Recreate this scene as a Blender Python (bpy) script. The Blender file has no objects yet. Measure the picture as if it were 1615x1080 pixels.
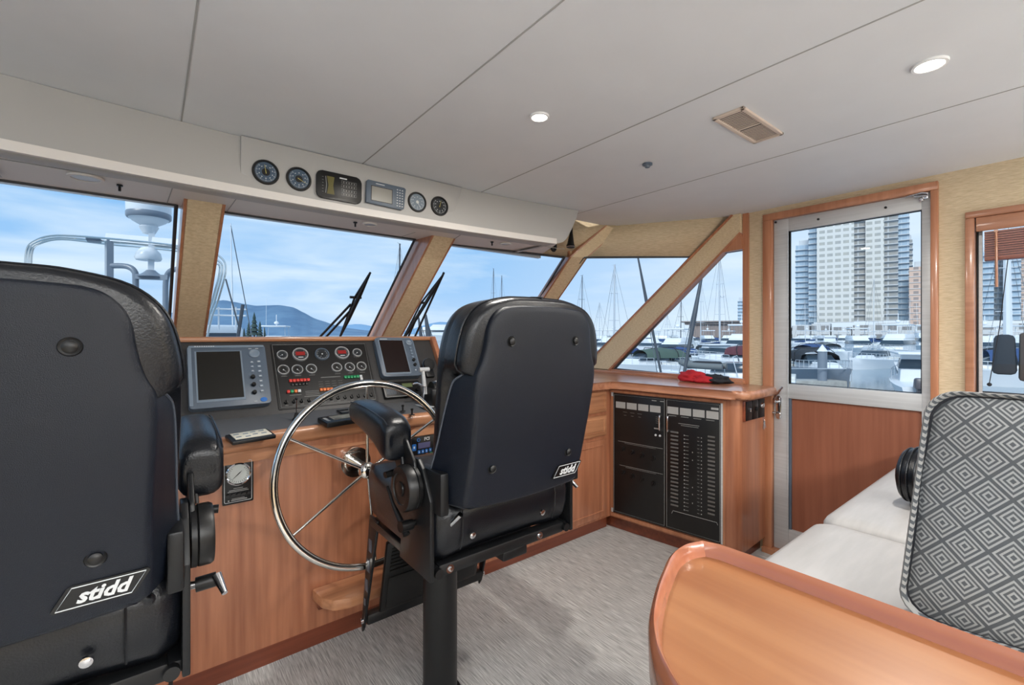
import bpy, bmesh, math, random
from mathutils import Vector, Matrix, Euler, noise
random.seed(7)
PI = math.pi
SC = bpy.context.scene
COL = SC.collection

# ------------------------------------------------------------------ colour / materials
def lin(c):
    return tuple(((v/255)/12.92 if v/255 <= .04045 else ((v/255+.055)/1.055)**2.4) for v in c)
MATS = {}
def mat(name, rgb, rough=.5, metal=0, spec=.5, coat=0, bump=None, vary=None, emit=0, alpha=None, sheen=0):
    """rgb in sRGB 0-255. vary=(rgb2, (sx,sy,sz) scale, detail) noise-mixed second colour; bump=(strength, (sx,sy,sz))"""
    m = bpy.data.materials.new(name); m.use_nodes = True
    nt = m.node_tree; N = nt.nodes; L = nt.links
    b = N['Principled BSDF']
    b.inputs['Base Color'].default_value = (*lin(rgb), 1)
    b.inputs['Roughness'].default_value = rough
    b.inputs['Metallic'].default_value = metal
    b.inputs['Specular IOR Level'].default_value = spec
    if coat:
        b.inputs['Coat Weight'].default_value = coat; b.inputs['Coat Roughness'].default_value = .12
    if emit:
        b.inputs['Emission Color'].default_value = (*lin(rgb), 1); b.inputs['Emission Strength'].default_value = emit
    tc = None
    def coords(scale):
        nonlocal tc
        if tc is None: tc = N.new('ShaderNodeTexCoord')
        mp = N.new('ShaderNodeMapping'); mp.inputs['Scale'].default_value = scale
        L.new(tc.outputs['Object'], mp.inputs['Vector']); return mp.outputs['Vector']
    if vary:
        rgb2, sc, det = vary[:3]
        n = N.new('ShaderNodeTexNoise'); n.inputs['Scale'].default_value = 1; n.inputs['Detail'].default_value = det
        n.inputs['Roughness'].default_value = .6
        L.new(coords(sc), n.inputs['Vector'])
        r = N.new('ShaderNodeValToRGB')
        lo, hi = (vary[3] if len(vary) > 3 else (.35, .65))
        r.color_ramp.elements[0].position = lo; r.color_ramp.elements[1].position = hi
        r.color_ramp.elements[0].color = (*lin(rgb), 1); r.color_ramp.elements[1].color = (*lin(rgb2), 1)
        L.new(n.outputs['Fac'], r.inputs['Fac']); L.new(r.outputs['Color'], b.inputs['Base Color'])
    if bump:
        n = N.new('ShaderNodeTexNoise'); n.inputs['Scale'].default_value = 1; n.inputs['Detail'].default_value = 3
        L.new(coords(bump[1]), n.inputs['Vector'])
        bp = N.new('ShaderNodeBump'); bp.inputs['Strength'].default_value = bump[0]; bp.inputs['Distance'].default_value = .002
        L.new(n.outputs['Fac'], bp.inputs['Height']); L.new(bp.outputs['Normal'], b.inputs['Normal'])
    MATS[name] = m
    return m

def wood(name, c1, c2, axis, rough=.32, scale=1.0, coat=.35):
    """grain stretched along axis (0,1,2)"""
    m = mat(name, c1, rough, coat=coat)
    nt = m.node_tree; N = nt.nodes; L = nt.links; b = N['Principled BSDF']
    tc = N.new('ShaderNodeTexCoord'); mp = N.new('ShaderNodeMapping')
    s = [45*scale]*3; s[axis] = 2.2*scale
    mp.inputs['Scale'].default_value = s
    L.new(tc.outputs['Object'], mp.inputs['Vector'])
    n = N.new('ShaderNodeTexNoise'); n.inputs['Scale'].default_value = 1; n.inputs['Detail'].default_value = 5
    L.new(mp.outputs['Vector'], n.inputs['Vector'])
    mp2 = N.new('ShaderNodeMapping'); s2 = [7*scale]*3; s2[axis] = .8*scale; mp2.inputs['Scale'].default_value = s2
    L.new(tc.outputs['Object'], mp2.inputs['Vector'])
    n2 = N.new('ShaderNodeTexNoise'); n2.inputs['Scale'].default_value = 1; n2.inputs['Detail'].default_value = 2
    L.new(mp2.outputs['Vector'], n2.inputs['Vector'])
    mx = N.new('ShaderNodeMath'); mx.operation = 'MULTIPLY_ADD'; mx.inputs[1].default_value = .55
    L.new(n.outputs['Fac'], mx.inputs[0])
    ml = N.new('ShaderNodeMath'); ml.operation = 'MULTIPLY'; ml.inputs[1].default_value = .45
    L.new(n2.outputs['Fac'], ml.inputs[0]); L.new(ml.outputs[0], mx.inputs[2])
    r = N.new('ShaderNodeValToRGB'); r.color_ramp.elements[0].position = .36; r.color_ramp.elements[1].position = .64
    r.color_ramp.elements[0].color = (*lin(c1), 1); r.color_ramp.elements[1].color = (*lin(c2), 1)
    L.new(mx.outputs[0], r.inputs['Fac']); L.new(r.outputs['Color'], b.inputs['Base Color'])
    return m

def glass_mat(name, tint=(235, 242, 246), refl=.06):
    m = bpy.data.materials.new(name); m.use_nodes = True
    nt = m.node_tree; N = nt.nodes; L = nt.links; N.clear()
    o = N.new('ShaderNodeOutputMaterial'); mx = N.new('ShaderNodeMixShader')
    t = N.new('ShaderNodeBsdfTransparent'); t.inputs['Color'].default_value = (*lin(tint), 1)
    g = N.new('ShaderNodeBsdfGlossy'); g.inputs['Roughness'].default_value = .01
    f = N.new('ShaderNodeLayerWeight'); f.inputs['Blend'].default_value = .5
    pw = N.new('ShaderNodeMath'); pw.operation = 'POWER'; pw.inputs[1].default_value = 4
    ma = N.new('ShaderNodeMath'); ma.operation = 'MULTIPLY_ADD'; ma.inputs[1].default_value = .35; ma.inputs[2].default_value = .025
    L.new(f.outputs['Facing'], pw.inputs[0]); L.new(pw.outputs[0], ma.inputs[0]); L.new(ma.outputs[0], mx.inputs[0]); L.new(t.outputs[0], mx.inputs[1]); L.new(g.outputs[0], mx.inputs[2])
    L.new(mx.outputs[0], o.inputs['Surface'])
    return m

M = {}
M['wood_z'] = wood('cherry_wood_upright', (146, 90, 64), (182, 122, 90), 2)
M['wood_x'] = wood('cherry_wood_across', (156, 102, 70), (198, 142, 104), 0)
M['wood_y'] = wood('cherry_wood_lengthwise', (156, 100, 72), (194, 138, 106), 1)
M['wood_dark'] = wood('dark_cherry_plinth', (106, 52, 34), (136, 72, 48), 0)
M['wood_door'] = wood('door_panel_wood', (132, 78, 56), (150, 92, 68), 2, rough=.5, coat=0)
M['table'] = wood('table_veneer', (142, 88, 54), (176, 126, 84), 1, rough=.3, scale=.45, coat=.35)
M['table_rail'] = wood('table_rail_wood', (150, 88, 62), (178, 114, 84), 1, rough=.22, scale=.6, coat=.6)
M['black_top'] = mat('dark_laminate', (92, 93, 95), .33, bump=(.2, (900, 900, 900)), vary=((106, 107, 109), (400, 400, 400), 2))
M['black_face'] = mat('dash_face_black', (50, 49, 50), .4, vary=((62, 61, 61), (500, 500, 500), 2))
M['panel_black'] = mat('engraved_panel_black', (18, 18, 19), .35)
M['leather'] = mat('black_leather', (13, 16, 22), .30, spec=.5, bump=(.35, (260, 260, 260)))
M['shell'] = mat('textured_black_plastic', (12, 19, 31), .36, spec=.4, bump=(.5, (700, 700, 700)))  # blue in the base colour stands in for window reflections
M['black_metal'] = mat('black_painted_metal', (22, 23, 25), .4, metal=.2)
M['black'] = mat('black_plastic', (12, 12, 13), .4)
M['rubber'] = mat('black_rubber', (16, 16, 17), .7)
M['breaker'] = mat('breaker_grey', (96, 94, 92), .45)
M['shell_edge'] = mat('shell_edge_bead', (70, 76, 86), .3)  # bead colour lightened to give the rim its highlight
M['gasket'] = mat('dark_gasket', (58, 60, 64), .6)
M['bezel'] = mat('bright_bezel', (206, 208, 210), .3, metal=.6)
M['steel'] = mat('polished_stainless', (225, 222, 216), .14, metal=1)
M['chrome'] = mat('chrome', (215, 215, 218), .1, metal=1)
M['brushed'] = mat('brushed_aluminium', (186, 188, 190), .42, metal=.15, vary=((196, 198, 200), (3, 3, 120), 2))
M['white'] = mat('white_paint', (232, 232, 232), .35)
M['ceiling'] = mat('ceiling_vinyl', (216, 218, 221), .55, vary=((212, 214, 217), (3, 3, 3), 3))
M['ceil_gap'] = mat('panel_joint', (160, 160, 158), .8)
M['valance'] = mat('overhead_vinyl', (174, 173, 171), .5, bump=(.1, (500, 500, 500)))
M['soffit'] = mat('soffit_vinyl', (222, 218, 214), .55)
M['wallpaper'] = mat('grasscloth_wallpaper', (192, 172, 140), .85, vary=((216, 198, 168), (30, 30, 330), 4), bump=(.6, (30, 30, 330)))
M['wallpaper_y'] = M['wallpaper']
M['mull'] = mat('mullion_fabric', (204, 182, 146), .85, vary=((224, 204, 170), (60, 60, 200), 4), bump=(.4, (200, 200, 300)))
M['carpet'] = mat('woven_carpet', (150, 148, 146), .9, vary=((212, 211, 208), (270, 11, 270), 4, (.36, .64)), bump=(.6, (270, 11, 270)))
M['cushion'] = mat('pale_grey_vinyl', (172, 170, 169), .42, vary=((162, 160, 159), (4, 30, 4), 3), bump=(.12, (120, 120, 120)))
M['grey_plastic'] = mat('slate_grey_plastic', (88, 100, 114), .4)
M['grey_light'] = mat('light_slate_plastic', (120, 134, 148), .4)
M['screen'] = mat('dark_screen', (24, 23, 20), .35)
M['screen2'] = mat('dark_screen_brown', (28, 18, 18), .25)
M['lcd'] = mat('grey_lcd', (128, 126, 118), .3)
M['lcd_green'] = mat('green_lcd', (96, 108, 70), .3)
M['lcd_olive'] = mat('olive_lcd', (98, 92, 44), .3)
M['lcd_blue'] = mat('violet_lcd', (92, 92, 128), .3)
M['red'] = mat('red_plastic', (214, 58, 48), .4)
M['redlcd'] = mat('red_display_window', (150, 34, 32), .3)
M['orange'] = mat('orange_plastic', (222, 118, 58), .4)
M['green'] = mat('green_plastic', (28, 148, 92), .4)
M['blue'] = mat('blue_plastic', (40, 110, 190), .4)
M['print'] = mat('white_print', (205, 208, 210), .5)
M['printdim'] = mat('faded_print', (158, 158, 156), .5)
M['dial_blue'] = mat('blue_grey_dial', (64, 84, 104), .4)
M['dial_grey'] = mat('grey_dial', (112, 126, 138), .4)
M['dial_dark'] = mat('dark_dial', (30, 36, 42), .4)
M['dial_white'] = mat('pale_dial', (196, 200, 196), .4)
M['yellow'] = mat('yellow_print', (180, 170, 90), .5)
M['cream'] = mat('cream_plastic', (226, 220, 202), .45)
M['beige_vent'] = mat('beige_vent', (205, 188, 174), .5)
M['blind'] = wood('blind_slat_wood', (112, 62, 52), (140, 84, 70), 1, rough=.45)
M['wood_pink'] = wood('window_trim_wood', (160, 108, 80), (182, 130, 100), 1)
M['wood_pink_z'] = wood('window_trim_wood_upright', (164, 106, 74), (190, 132, 98), 2)
M['redcloth'] = mat('red_cloth', (186, 34, 44), .8, bump=(.5, (200, 200, 200)))
M['darkcloth'] = mat('charcoal_cloth', (34, 36, 42), .85, bump=(.5, (200, 200, 200)))
M['glass'] = glass_mat('window_glass')
M['lamp'] = mat('lamp_glow', (255, 250, 238), .5, emit=9)
M['lens_off'] = mat('unlit_lens', (150, 138, 128), .3)

# ------------------------------------------------------------------ mesh builder
class MB:
    def __init__(s): s.bm = bmesh.new()
    def face(s, vs):
        try: return s.bm.faces.new(vs)
        except ValueError: return None
    def poly(s, pts, m=None):
        vs = [s.bm.verts.new(m @ Vector(p) if m else p) for p in pts]; s.face(vs); return s
    def box(s, c, d, m=None, bevel=0, seg=2):
        """c centre, d full sizes, m optional matrix"""
        T = Matrix.Translation(c) @ Matrix.Diagonal((d[0], d[1], d[2], 1))
        if m: T = m @ T
        r = bmesh.ops.create_cube(s.bm, size=1, matrix=T)
        if bevel:
            es = list({e for v in r['verts'] for e in v.link_edges})
            bmesh.ops.bevel(s.bm, geom=es, offset=bevel, segments=seg, profile=.5, affect='EDGES', clamp_overlap=True)
        return s
    def box2(s, a, b, bevel=0, m=None, seg=2):
        return s.box([(a[i]+b[i])/2 for i in range(3)], [abs(b[i]-a[i]) for i in range(3)], m, bevel, seg)
    def rings(s, rings, cap0=True, cap1=True, closed=True):
        vr = [[s.bm.verts.new(p) for p in r] for r in rings]
        n = len(rings[0])
        for a, b in zip(vr[:-1], vr[1:]):
            for i in range(n if closed else n-1):
                j = (i+1) % n
                s.face((a[i], a[j], b[j], b[i]))
        if cap0: s.face(list(reversed(vr[0])))
        if cap1: s.face(vr[-1])
        return s
    def cyl(s, p1, p2, r1, r2=None, n=20, caps=True):
        if r2 is None: r2 = r1
        p1, p2 = Vector(p1), Vector(p2); d = (p2-p1).normalized()
        a = d.orthogonal().normalized(); b = d.cross(a)
        R = [[p+(a*math.cos(t)+b*math.sin(t))*r for t in [2*PI*i/n for i in range(n)]] for p, r in ((p1, r1), (p2, r2))]
        return s.rings(R, caps, caps)
    def lathe(s, prof, m, n=28, cap0=True, cap1=True):
        """prof [(r, z)] about local z"""
        R = [[m @ Vector((r*math.cos(2*PI*i/n), r*math.sin(2*PI*i/n), z)) for i in range(n)] for r, z in prof]
        return s.rings(R, cap0, cap1)
    def tube(s, pts, r, n=10, closed=False, caps=True):
        pts = [Vector(p) for p in pts]; k = len(pts); R = []
        prev = None
        for i, p in enumerate(pts):
            if closed: d = (pts[(i+1) % k]-pts[i-1]).normalized()
            else: d = (pts[min(i+1, k-1)]-pts[max(i-1, 0)]).normalized()
            a = (prev-d*prev.dot(d)).normalized() if prev is not None and (prev-d*prev.dot(d)).length > 1e-6 else d.orthogonal().normalized()
            prev = a; b = d.cross(a)
            rr = r[i] if isinstance(r, (list, tuple)) else r
            R.append([p+(a*math.cos(2*PI*j/n)+b*math.sin(2*PI*j/n))*rr for j in range(n)])
        if closed: R.append(R[0]); return s.rings(R, False, False)
        return s.rings(R, caps, caps)
    def prism(s, poly, z0, z1, m=None, bevel=0):
        """poly 2D in local xy, extruded local z"""
        A = [Vector((x, y, z0)) for x, y in poly]; B = [Vector((x, y, z1)) for x, y in poly]
        if m: A = [m @ p for p in A]; B = [m @ p for p in B]
        if not bevel: return s.rings([A, B])
        before = set(s.bm.verts); s.rings([A, B])
        new = [v for v in s.bm.verts if v not in before]
        es = list({e for v in new for e in v.link_edges})
        bmesh.ops.bevel(s.bm, geom=es, offset=bevel, segments=2, profile=.5, affect='EDGES', clamp_overlap=True)
        return s
    def sphere(s, c, r, sc=(1, 1, 1), m=None, u=16, v=10):
        T = Matrix.Translation(c) @ Matrix.Diagonal((sc[0]*r, sc[1]*r, sc[2]*r, 1))
        if m: T = m @ T
        bmesh.ops.create_uvsphere(s.bm, u_segments=u, v_segments=v, radius=1, matrix=T); return s

def finish(name, mb, m, parent=None, smooth=True, subsurf=0, loc=None, ang=40):
    me = bpy.data.meshes.new(name)
    bm = mb.bm
    bmesh.ops.remove_doubles(bm, verts=bm.verts, dist=1e-5)
    bmesh.ops.recalc_face_normals(bm, faces=bm.faces)
    bm.to_mesh(me); bm.free()
    me.materials.append(M[m] if isinstance(m, str) else m)
    if smooth:
        for p in me.polygons: p.use_smooth = True
        me.set_sharp_from_angle(angle=math.radians(ang))
    o = bpy.data.objects.new(name, me); COL.objects.link(o)
    if parent: o.parent = parent
    if loc is not None: o.location = loc
    if subsurf:
        sm = o.modifiers.new('sub', 'SUBSURF'); sm.levels = subsurf; sm.render_levels = subsurf
    return o

def thing(name, label, cat, loc=(0, 0, 0), rotz=0, group=None, m=None):
    o = bpy.data.objects.new(name, None); COL.objects.link(o)
    o.empty_display_size = .05
    if m is not None: o.matrix_world = m
    else: o.location = loc; o.rotation_euler = (0, 0, rotz)
    o['label'] = label; o['category'] = cat
    if group: o['group'] = group
    return o
def tag(o, label, cat, group=None, kind=None):
    o['label'] = label; o['category'] = cat
    if group: o['group'] = group
    if kind: o['kind'] = kind
    return o
def plabel(o, l): o['label'] = l; return o
def struct(name, mb, m, **k):
    o = finish(name, mb, m, **k); o['kind'] = 'structure'; return o
def recenter(o):
    """put a single-mesh thing's origin at its base centre"""
    me = o.data
    xs = [v.co for v in me.vertices]
    c = Vector(((min(v.x for v in xs)+max(v.x for v in xs))/2, (min(v.y for v in xs)+max(v.y for v in xs))/2, min(v.z for v in xs)))
    me.transform(Matrix.Translation(-c)); o.location = o.location+c; return o
def copy_tree(o, parent=None):
    c = o.copy(); COL.objects.link(c)
    if parent is not None: c.parent = parent
    for ch in list(o.children): copy_tree(ch, c)
    return c

def text(name, s, size, mtx, m, parent=None, shear=0, bold=0, align='CENTER', extrude=.0004):
    cu = bpy.data.curves.new(name, 'FONT'); cu.body = s; cu.size = size; cu.shear = shear; cu.offset = bold
    cu.align_x = align; cu.align_y = 'CENTER'; cu.extrude = extrude; cu.resolution_u = 2
    t = bpy.data.objects.new(name+'_tmp', cu); COL.objects.link(t)
    dg = bpy.context.evaluated_depsgraph_get()
    me = bpy.data.meshes.new_from_object(t.evaluated_get(dg))
    bpy.data.objects.remove(t); bpy.data.curves.remove(cu)
    me.transform(mtx); me.materials.clear(); me.materials.append(M[m])
    o = bpy.data.objects.new(name, me); COL.objects.link(o)
    if parent: o.parent = parent
    return o

def rrect(w, h, r, n=5):
    pts = []
    for cx, cy, a0 in ((w/2-r, h/2-r, 0), (-w/2+r, h/2-r, 90), (-w/2+r, -h/2+r, 180), (w/2-r, -h/2+r, 270)):
        for i in range(n+1):
            a = math.radians(a0+90*i/n); pts.append((cx+r*math.cos(a), cy+r*math.sin(a)))
    return pts
def T(x=0, y=0, z=0): return Matrix.Translation((x, y, z))
def smooth_curve(pts, k=6, closed=False):
    """Catmull-Rom through points"""
    P = [Vector(p) for p in pts]; n = len(P); out = []
    rng = range(n if closed else n-1)
    for i in rng:
        p0 = P[(i-1) % n] if closed or i > 0 else P[0]
        p1 = P[i]; p2 = P[(i+1) % n]
        p3 = P[(i+2) % n] if closed or i+2 < n else P[-1]
        for j in range(k):
            t = j/k
            out.append(.5*((2*p1)+(p2-p0)*t+(2*p0-5*p1+4*p2-p3)*t*t+(3*p1-p0-3*p2+p3)*t**3))
    if not closed: out.append(P[-1])
    return out

# ------------------------------------------------------------------ camera (eye 1.27 m above the cabin floor, looking 38.4 deg to starboard of the bow)
H = 1.27; TH = math.radians(38.4); FPX = 715.
cam = bpy.data.cameras.new('camera'); co = bpy.data.objects.new('camera', cam); COL.objects.link(co)
co.location = (0, 0, H); co.rotation_euler = (PI/2, 0, -TH)
cam.sensor_width = 36; cam.lens = 36*FPX/1615; cam.shift_y = -12/1615
cam.clip_start = .02; cam.clip_end = 20000
SC.camera = co
def far(px, py, d):
    """point seen at pixel, d metres ahead (used for the distant harbour)"""
    r = (px-807.5)/FPX; s, c = math.sin(TH), math.cos(TH)
    return Vector(((s+r*c)*d, (c-r*s)*d, H-(py-528)/FPX*d))
def seabear(px, d):
    p = far(px, 528, d); return p.x, p.y
# ================================================================== ROOM SHELL
def ys(x, base=1.955): return base-.056*(x-.69)**2
# floor
b = MB(); b.box2((-1.5, -3.2, -.04), (2.9, 3.3, 0)); struct('floor', b, 'carpet')
# ceiling slab and its joints
b = MB(); b.box2((-1.52, -3.22, 2.01), (2.92, 2.40, 2.06)); struct('ceiling', b, 'ceiling')
for i, x in enumerate((.078, .711, 1.334, 2.03)):
    b = MB(); b.box2((x-.0022, -3.2, 2.0085), (x+.0022, 1.96 if i < 3 else 2.06, 2.0105)); struct('trim_%d' % (i+1), b, 'ceil_gap')
# starboard wall with door and window openings
b = MB()
W0, W1 = 2.84, 2.90
for (y0, y1, z0, z1) in ((1.175, 1.275, 0, 2.01), (.42, 1.175, 1.972, 2.01), (.325, .42, 0, 2.01), (-.95, .325, 0, 1.0), (-.95, .325, 1.812, 2.01), (-3.2, -.95, 0, 2.01)):
    b.box2((W0, y0, z0), (W1, y1, z1))
b.box2((2.84, 1.275, 0), (2.9, 3.3, .955))
struct('wall_right', b, 'wallpaper')
# port wall with a long window, aft wall with two windows (behind the camera)
b = MB()
for (y0, y1, z0, z1) in ((-3.2, -2.9, 0, 2.01), (-2.9, 1.6, 0, .95), (-2.9, 1.6, 1.8, 2.01), (-.75, -.6, .95, 1.8), (1.6, 3.3, 0, .98), (1.6, 2.3, 1.79, 2.01), (1.6, 1.7, .95, 1.8)):
    b.box2((-1.56, y0, z0), (-1.5, y1, z1))
struct('wall_left', b, 'wallpaper')
b = MB()
for (x0, x1, z0, z1) in ((-1.5, -1.2, 0, 2.01), (-1.2, 2.5, 0, .9), (-1.2, 2.5, 1.85, 2.01), (.55, .75, .9, 1.85), (2.5, 2.9, 0, 2.01)):
    b.box2((x0, -3.26, z0), (x1, -3.2, z1))
struct('wall_back', b, 'wallpaper')
# front wall under the windscreen (dark shelf top behind the dash)
b = MB(); b.box2((-1.5, 2.46, 0), (2.84, 3.32, .95)); struct('wall_front', b, 'wood_x')
b = MB(); b.box2((-1.5, 3.18, .95), (2.84, 3.34, 1.04)); struct('trim_5', b, 'wood_x')

# header over the starboard end of the windscreen and over the corner window
b = MB()
b.poly([(1.60, 2.26, 1.795), (2.16, 2.19, 1.795), (2.36, 2.02, 2.012), (1.7, 2.05, 2.012)])
b.poly([(2.16, 2.19, 1.795), (2.36, 2.02, 2.012), (2.47, 1.96, 2.012), (2.32, 2.06, 1.79)])
b.poly([(2.32, 2.06, 1.79), (2.47, 1.96, 2.012), (2.84, 1.36, 2.012), (2.815, 1.62, 1.79)])
h = struct('wall_corner', b, 'wallpaper')
sm = h.modifiers.new('s', 'SOLIDIFY'); sm.thickness = .03; sm.offset = 1
b = MB()
b.poly([(-.62, 2.26, 1.795), (-.78, 2.19, 1.795), (-.98, 2.02, 2.012), (-.62, 2.05, 2.012)])
b.poly([(-.78, 2.19, 1.795), (-.98, 2.02, 2.012), (-1.5, 1.7, 2.012), (-1.5, 1.7, 1.79)])
struct('wall_corner_port', b, 'wallpaper')

# ---- windscreen panes
def gy(z): return 2.295+(1.80-z)*1.28
def pane(name, quad, frame_w=.007, wood='M'):
    q = [Vector(p) for p in quad]
    g = MB(); g.poly(q); o = struct(name, g, 'glass')
    c = sum(q, Vector())/len(q)
    n = (q[1]-q[0]).cross(q[2]-q[0]).normalized()
    fr = MB()
    for i in range(len(q)):
        a, d = q[i], q[(i+1) % len(q)]
        fr.tube([a, d], frame_w, n=6)
    f = finish('window_gasket', fr, 'gasket', parent=o); f['kind'] = 'structure'
    return o
xs = [(-.92, .07, -.98, .06), (.235, 1.135, .20, 1.13), (1.36, 2.18, 1.36, 2.42)]
pane('window_1', [(-.80, gy(1.80), 1.80), (.075, gy(1.8), 1.8), (.06, gy(1.04), 1.04), (-.98, gy(1.04), 1.04)])
pane('window_2', [(.235, gy(1.80), 1.80), (1.135, gy(1.8), 1.8), (1.13, gy(1.04), 1.04), (.205, gy(1.04), 1.04)])
pane('window_3', [(1.355, gy(1.80), 1.80), (2.17, 2.17, 1.79), (2.47, gy(1.04), 1.04), (1.34, gy(1.04), 1.04)])
pane('window_4', [(2.27, 2.09, 1.79), (2.81, 1.63, 1.79), (2.815, 2.55, 1.0), (2.46, 3.2, 1.04)])
pane('window_5', [(2.85, 1.285, .985), (2.82, 2.27, 1.005), (2.83, 1.43, 1.79), (2.85, 1.285, 1.795)], .008)
pane('window_8', [(-.80, gy(1.8), 1.8), (-1.5, 1.7, 1.79), (-1.5, 2.6, .98), (-.98, gy(1.04), 1.04)])

# ---- mullions : fabric face with wooden sides
def beam(b, p0, p1, w, d, side, inward):
    p0, p1, side = Vector(p0), Vector(p1), Vector(side).normalized()
    ax = (p1-p0).normalized(); inw = (Vector(inward)-ax*Vector(inward).dot(ax)); inw = (inw-side*inw.dot(side)).normalized()
    R = []
    for p in (p0, p1):
        R.append([p+side*w/2, p-side*w/2, p-side*w/2-inw*d, p+side*w/2-inw*d])
    b.rings(R)
def mullion(idx, pts, w, d, side, inward, bead='wood_pink_z'):
    b = MB()
    for a, c in zip(pts[:-1], pts[1:]): beam(b, a, c, w-.006, d, side, inward)
    o = struct('trim_%d' % idx, b, 'mull')
    b = MB(); s = Vector(side).normalized()
    for a, c in zip(pts[:-1], pts[1:]):
        for sg in (-1, 1):
            A = Vector(a)+s*sg*(w/2); Cc = Vector(c)+s*sg*(w/2)
            beam(b, A, Cc, .012, d+.002, side, inward)
    c = finish('wood_edge', b, bead, parent=o); c['kind'] = 'structure'
    return o
mullion(6, [(.163, 2.148, 1.80), (.148, 2.826, 1.27), (.14, 3.11, 1.05)], .125, .13, (1, 0, 0), (0, -.62, -.78))
mullion(7, [(1.225, 2.125, 1.80), (1.225, 2.80, 1.27), (1.225, 3.09, 1.05)], .13, .13, (1, 0, 0), (0, -.62, -.78))
mullion(8, [(2.45, 1.975, 2.008), (2.235, 2.10, 1.79), (2.37, 2.80, 1.27), (2.44, 3.1, 1.05)], .115, .07, (.9, -.44, 0), (-.3, -.6, -.6))
# starboard slanted mullion in the side wall plane
mx = Matrix(((0, 0, 1, 2.80), (1, 0, 0, 0), (0, 1, 0, 0), (0, 0, 0, 1)))
b = MB(); b.prism([(1.345, 2.009), (2.60, .985), (2.33, .985), (1.30, 1.885), (1.30, 2.009)], 0, .05, mx)
o = struct('trim_9', b, 'mull')
b = MB()
for (p, q) in (((1.345, 2.009), (2.60, .985)), ((1.296, 1.89), (2.32, .985))):
    dv = Vector((q[0]-p[0], q[1]-p[1])).normalized(); nn = Vector((-dv.y, dv.x))*.007
    b.prism([(p[0]+nn.x, p[1]+nn.y), (q[0]+nn.x, q[1]+nn.y), (q[0]-nn.x, q[1]-nn.y), (p[0]-nn.x, p[1]-nn.y)], -.006, .052, mx)
c = finish('wood_edge', b, 'wood_pink_z', parent=o); c['kind'] = 'structure'
# small wooden triangle above the side window, its jamb and sill
b = MB(); b.prism([(1.30, 1.88), (1.43, 1.785), (1.285, 1.79)], .0, .045, mx)
struct('trim_10', b, 'wood_pink_z')
b = MB(); b.box2((2.825, 1.262, .97), (2.90, 1.296, 2.009)); struct('trim_11', b, 'wood_pink_z')
b = MB()
b.box2((2.79, 1.28, .965), (2.88, 3.2, .992), bevel=.005)
b.box2((2.80, 1.28, .99), (2.83, 2.62, 1.004), bevel=.004)
struct('trim_12', b, 'wood_y')
# outer skin behind the slanted post so no gap opens
b = MB(); b.poly([(2.86, 2.5, .9), (2.86, 1.27, .9), (2.86, 1.27, .98), (2.86, 2.5, .98)]); struct('trim_13', b, 'wood_y')

# ---- soffit under the overhead, with joints
b = MB()
n = 24; X0, X1 = -.44, 1.80
low = [(X0+(X1-X0)*i/n) for i in range(n+1)]
R1 = [(x, ys(x, 1.93), 1.787) for x in low]; R2 = [(x+(.22 if x > 1.7 else 0), 2.31 if x < 1.7 else 2.24, 1.801) for x in low]
R3 = [(x, y, z+.03) for x, y, z in R2]; R4 = [(x, y, z+.03) for x, y, z in R1]
b.rings([R1, R2, R3, R4, R1], False, False, closed=False)
struct('trim_14', b, 'soffit')
b = MB()
for p, q in (((.055, 1.99), (.045, 2.29)), ((.25, 2.0), (.25, 2.29)), ((1.05, 2.12), (1.05, 2.29)), ((1.25, 2.0), (1.34, 2.29)), ((-.9, 1.975), (.055, 1.99)), ((.25, 2.0), (1.05, 2.01)), ((1.25, 2.0), (1.95, 1.95))):
    z = lambda y: 1.787+(y-1.93)/.38*.014-.0006
    b.tube([(p[0], p[1], z(p[1])), (q[0], q[1], z(q[1]))], .0016, n=5)
struct('trim_15', b, 'ceil_gap')

b = MB(); b.box2((-.75, 2.33, 1.80), (2.10, 2.36, 2.01)); struct('trim_20', b, 'white')
# ---- overhead valance (bowed)
b = MB(); sec = []
for z, dy, xr in ((2.009, 0, 1.985), (1.96, -.004, 1.965), (1.90, -.012, 1.93), (1.85, -.02, 1.895), (1.825, -.024, 1.875), (1.805, -.026, 1.85), (1.793, -.022, 1.82), (1.786, -.012, 1.79), (1.784, .004, 1.77), (1.785, .05, 1.765)):
    xl = 1.38-xr
    sec.append([(xl+(xr-xl)*i/30, ys(xl+(xr-xl)*i/30, 1.962)+dy, z) for i in range(31)])
b.rings(sec, False, False, closed=False)
for k in (0, 30):   # returns of the ends towards the windscreen
    ring = [r[k] for r in sec]; s2 = [(x, 2.2, z) for x, y, z in ring]
    b.rings([ring, s2], False, False, closed=False)
struct('trim_16', b, 'valance', ang=60)

# ---- carpet edge / plinths are part of the joinery below
# ================================================================== DOOR
b = MB()
cas = 'wood_pink_z'
b.box2((2.818, 1.128, 0), (2.88, 1.178, 1.938), bevel=.004); b.box2((2.818, .415, 0), (2.88, .442, 1.938), bevel=.004)
b.box2((2.818, .415, 1.938), (2.88, 1.178, 1.977), bevel=.004)
b.box2((2.80, .42, 0), (2.90, 1.175, .03)); struct('trim_17', b, cas)
b = MB()
for y0, y1, z0, z1 in ((1.048, 1.126, .032, 1.936), (.444, .476, .032, 1.936), (.476, 1.048, 1.862, 1.936), (.476, 1.048, .908, .990), (.476, 1.048, .032, .16)):
    b.box2((2.846, y0, z0), (2.886, y1, z1), bevel=.0015)
b.box2((2.84, 1.049, .16), (2.848, 1.053, 1.865))
door = struct('door_1', b, 'brushed')
def dpart(nm, mb, m, **k):
    o = finish(nm, mb, m, parent=door, **k); o['kind'] = 'structure'; return o
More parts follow.
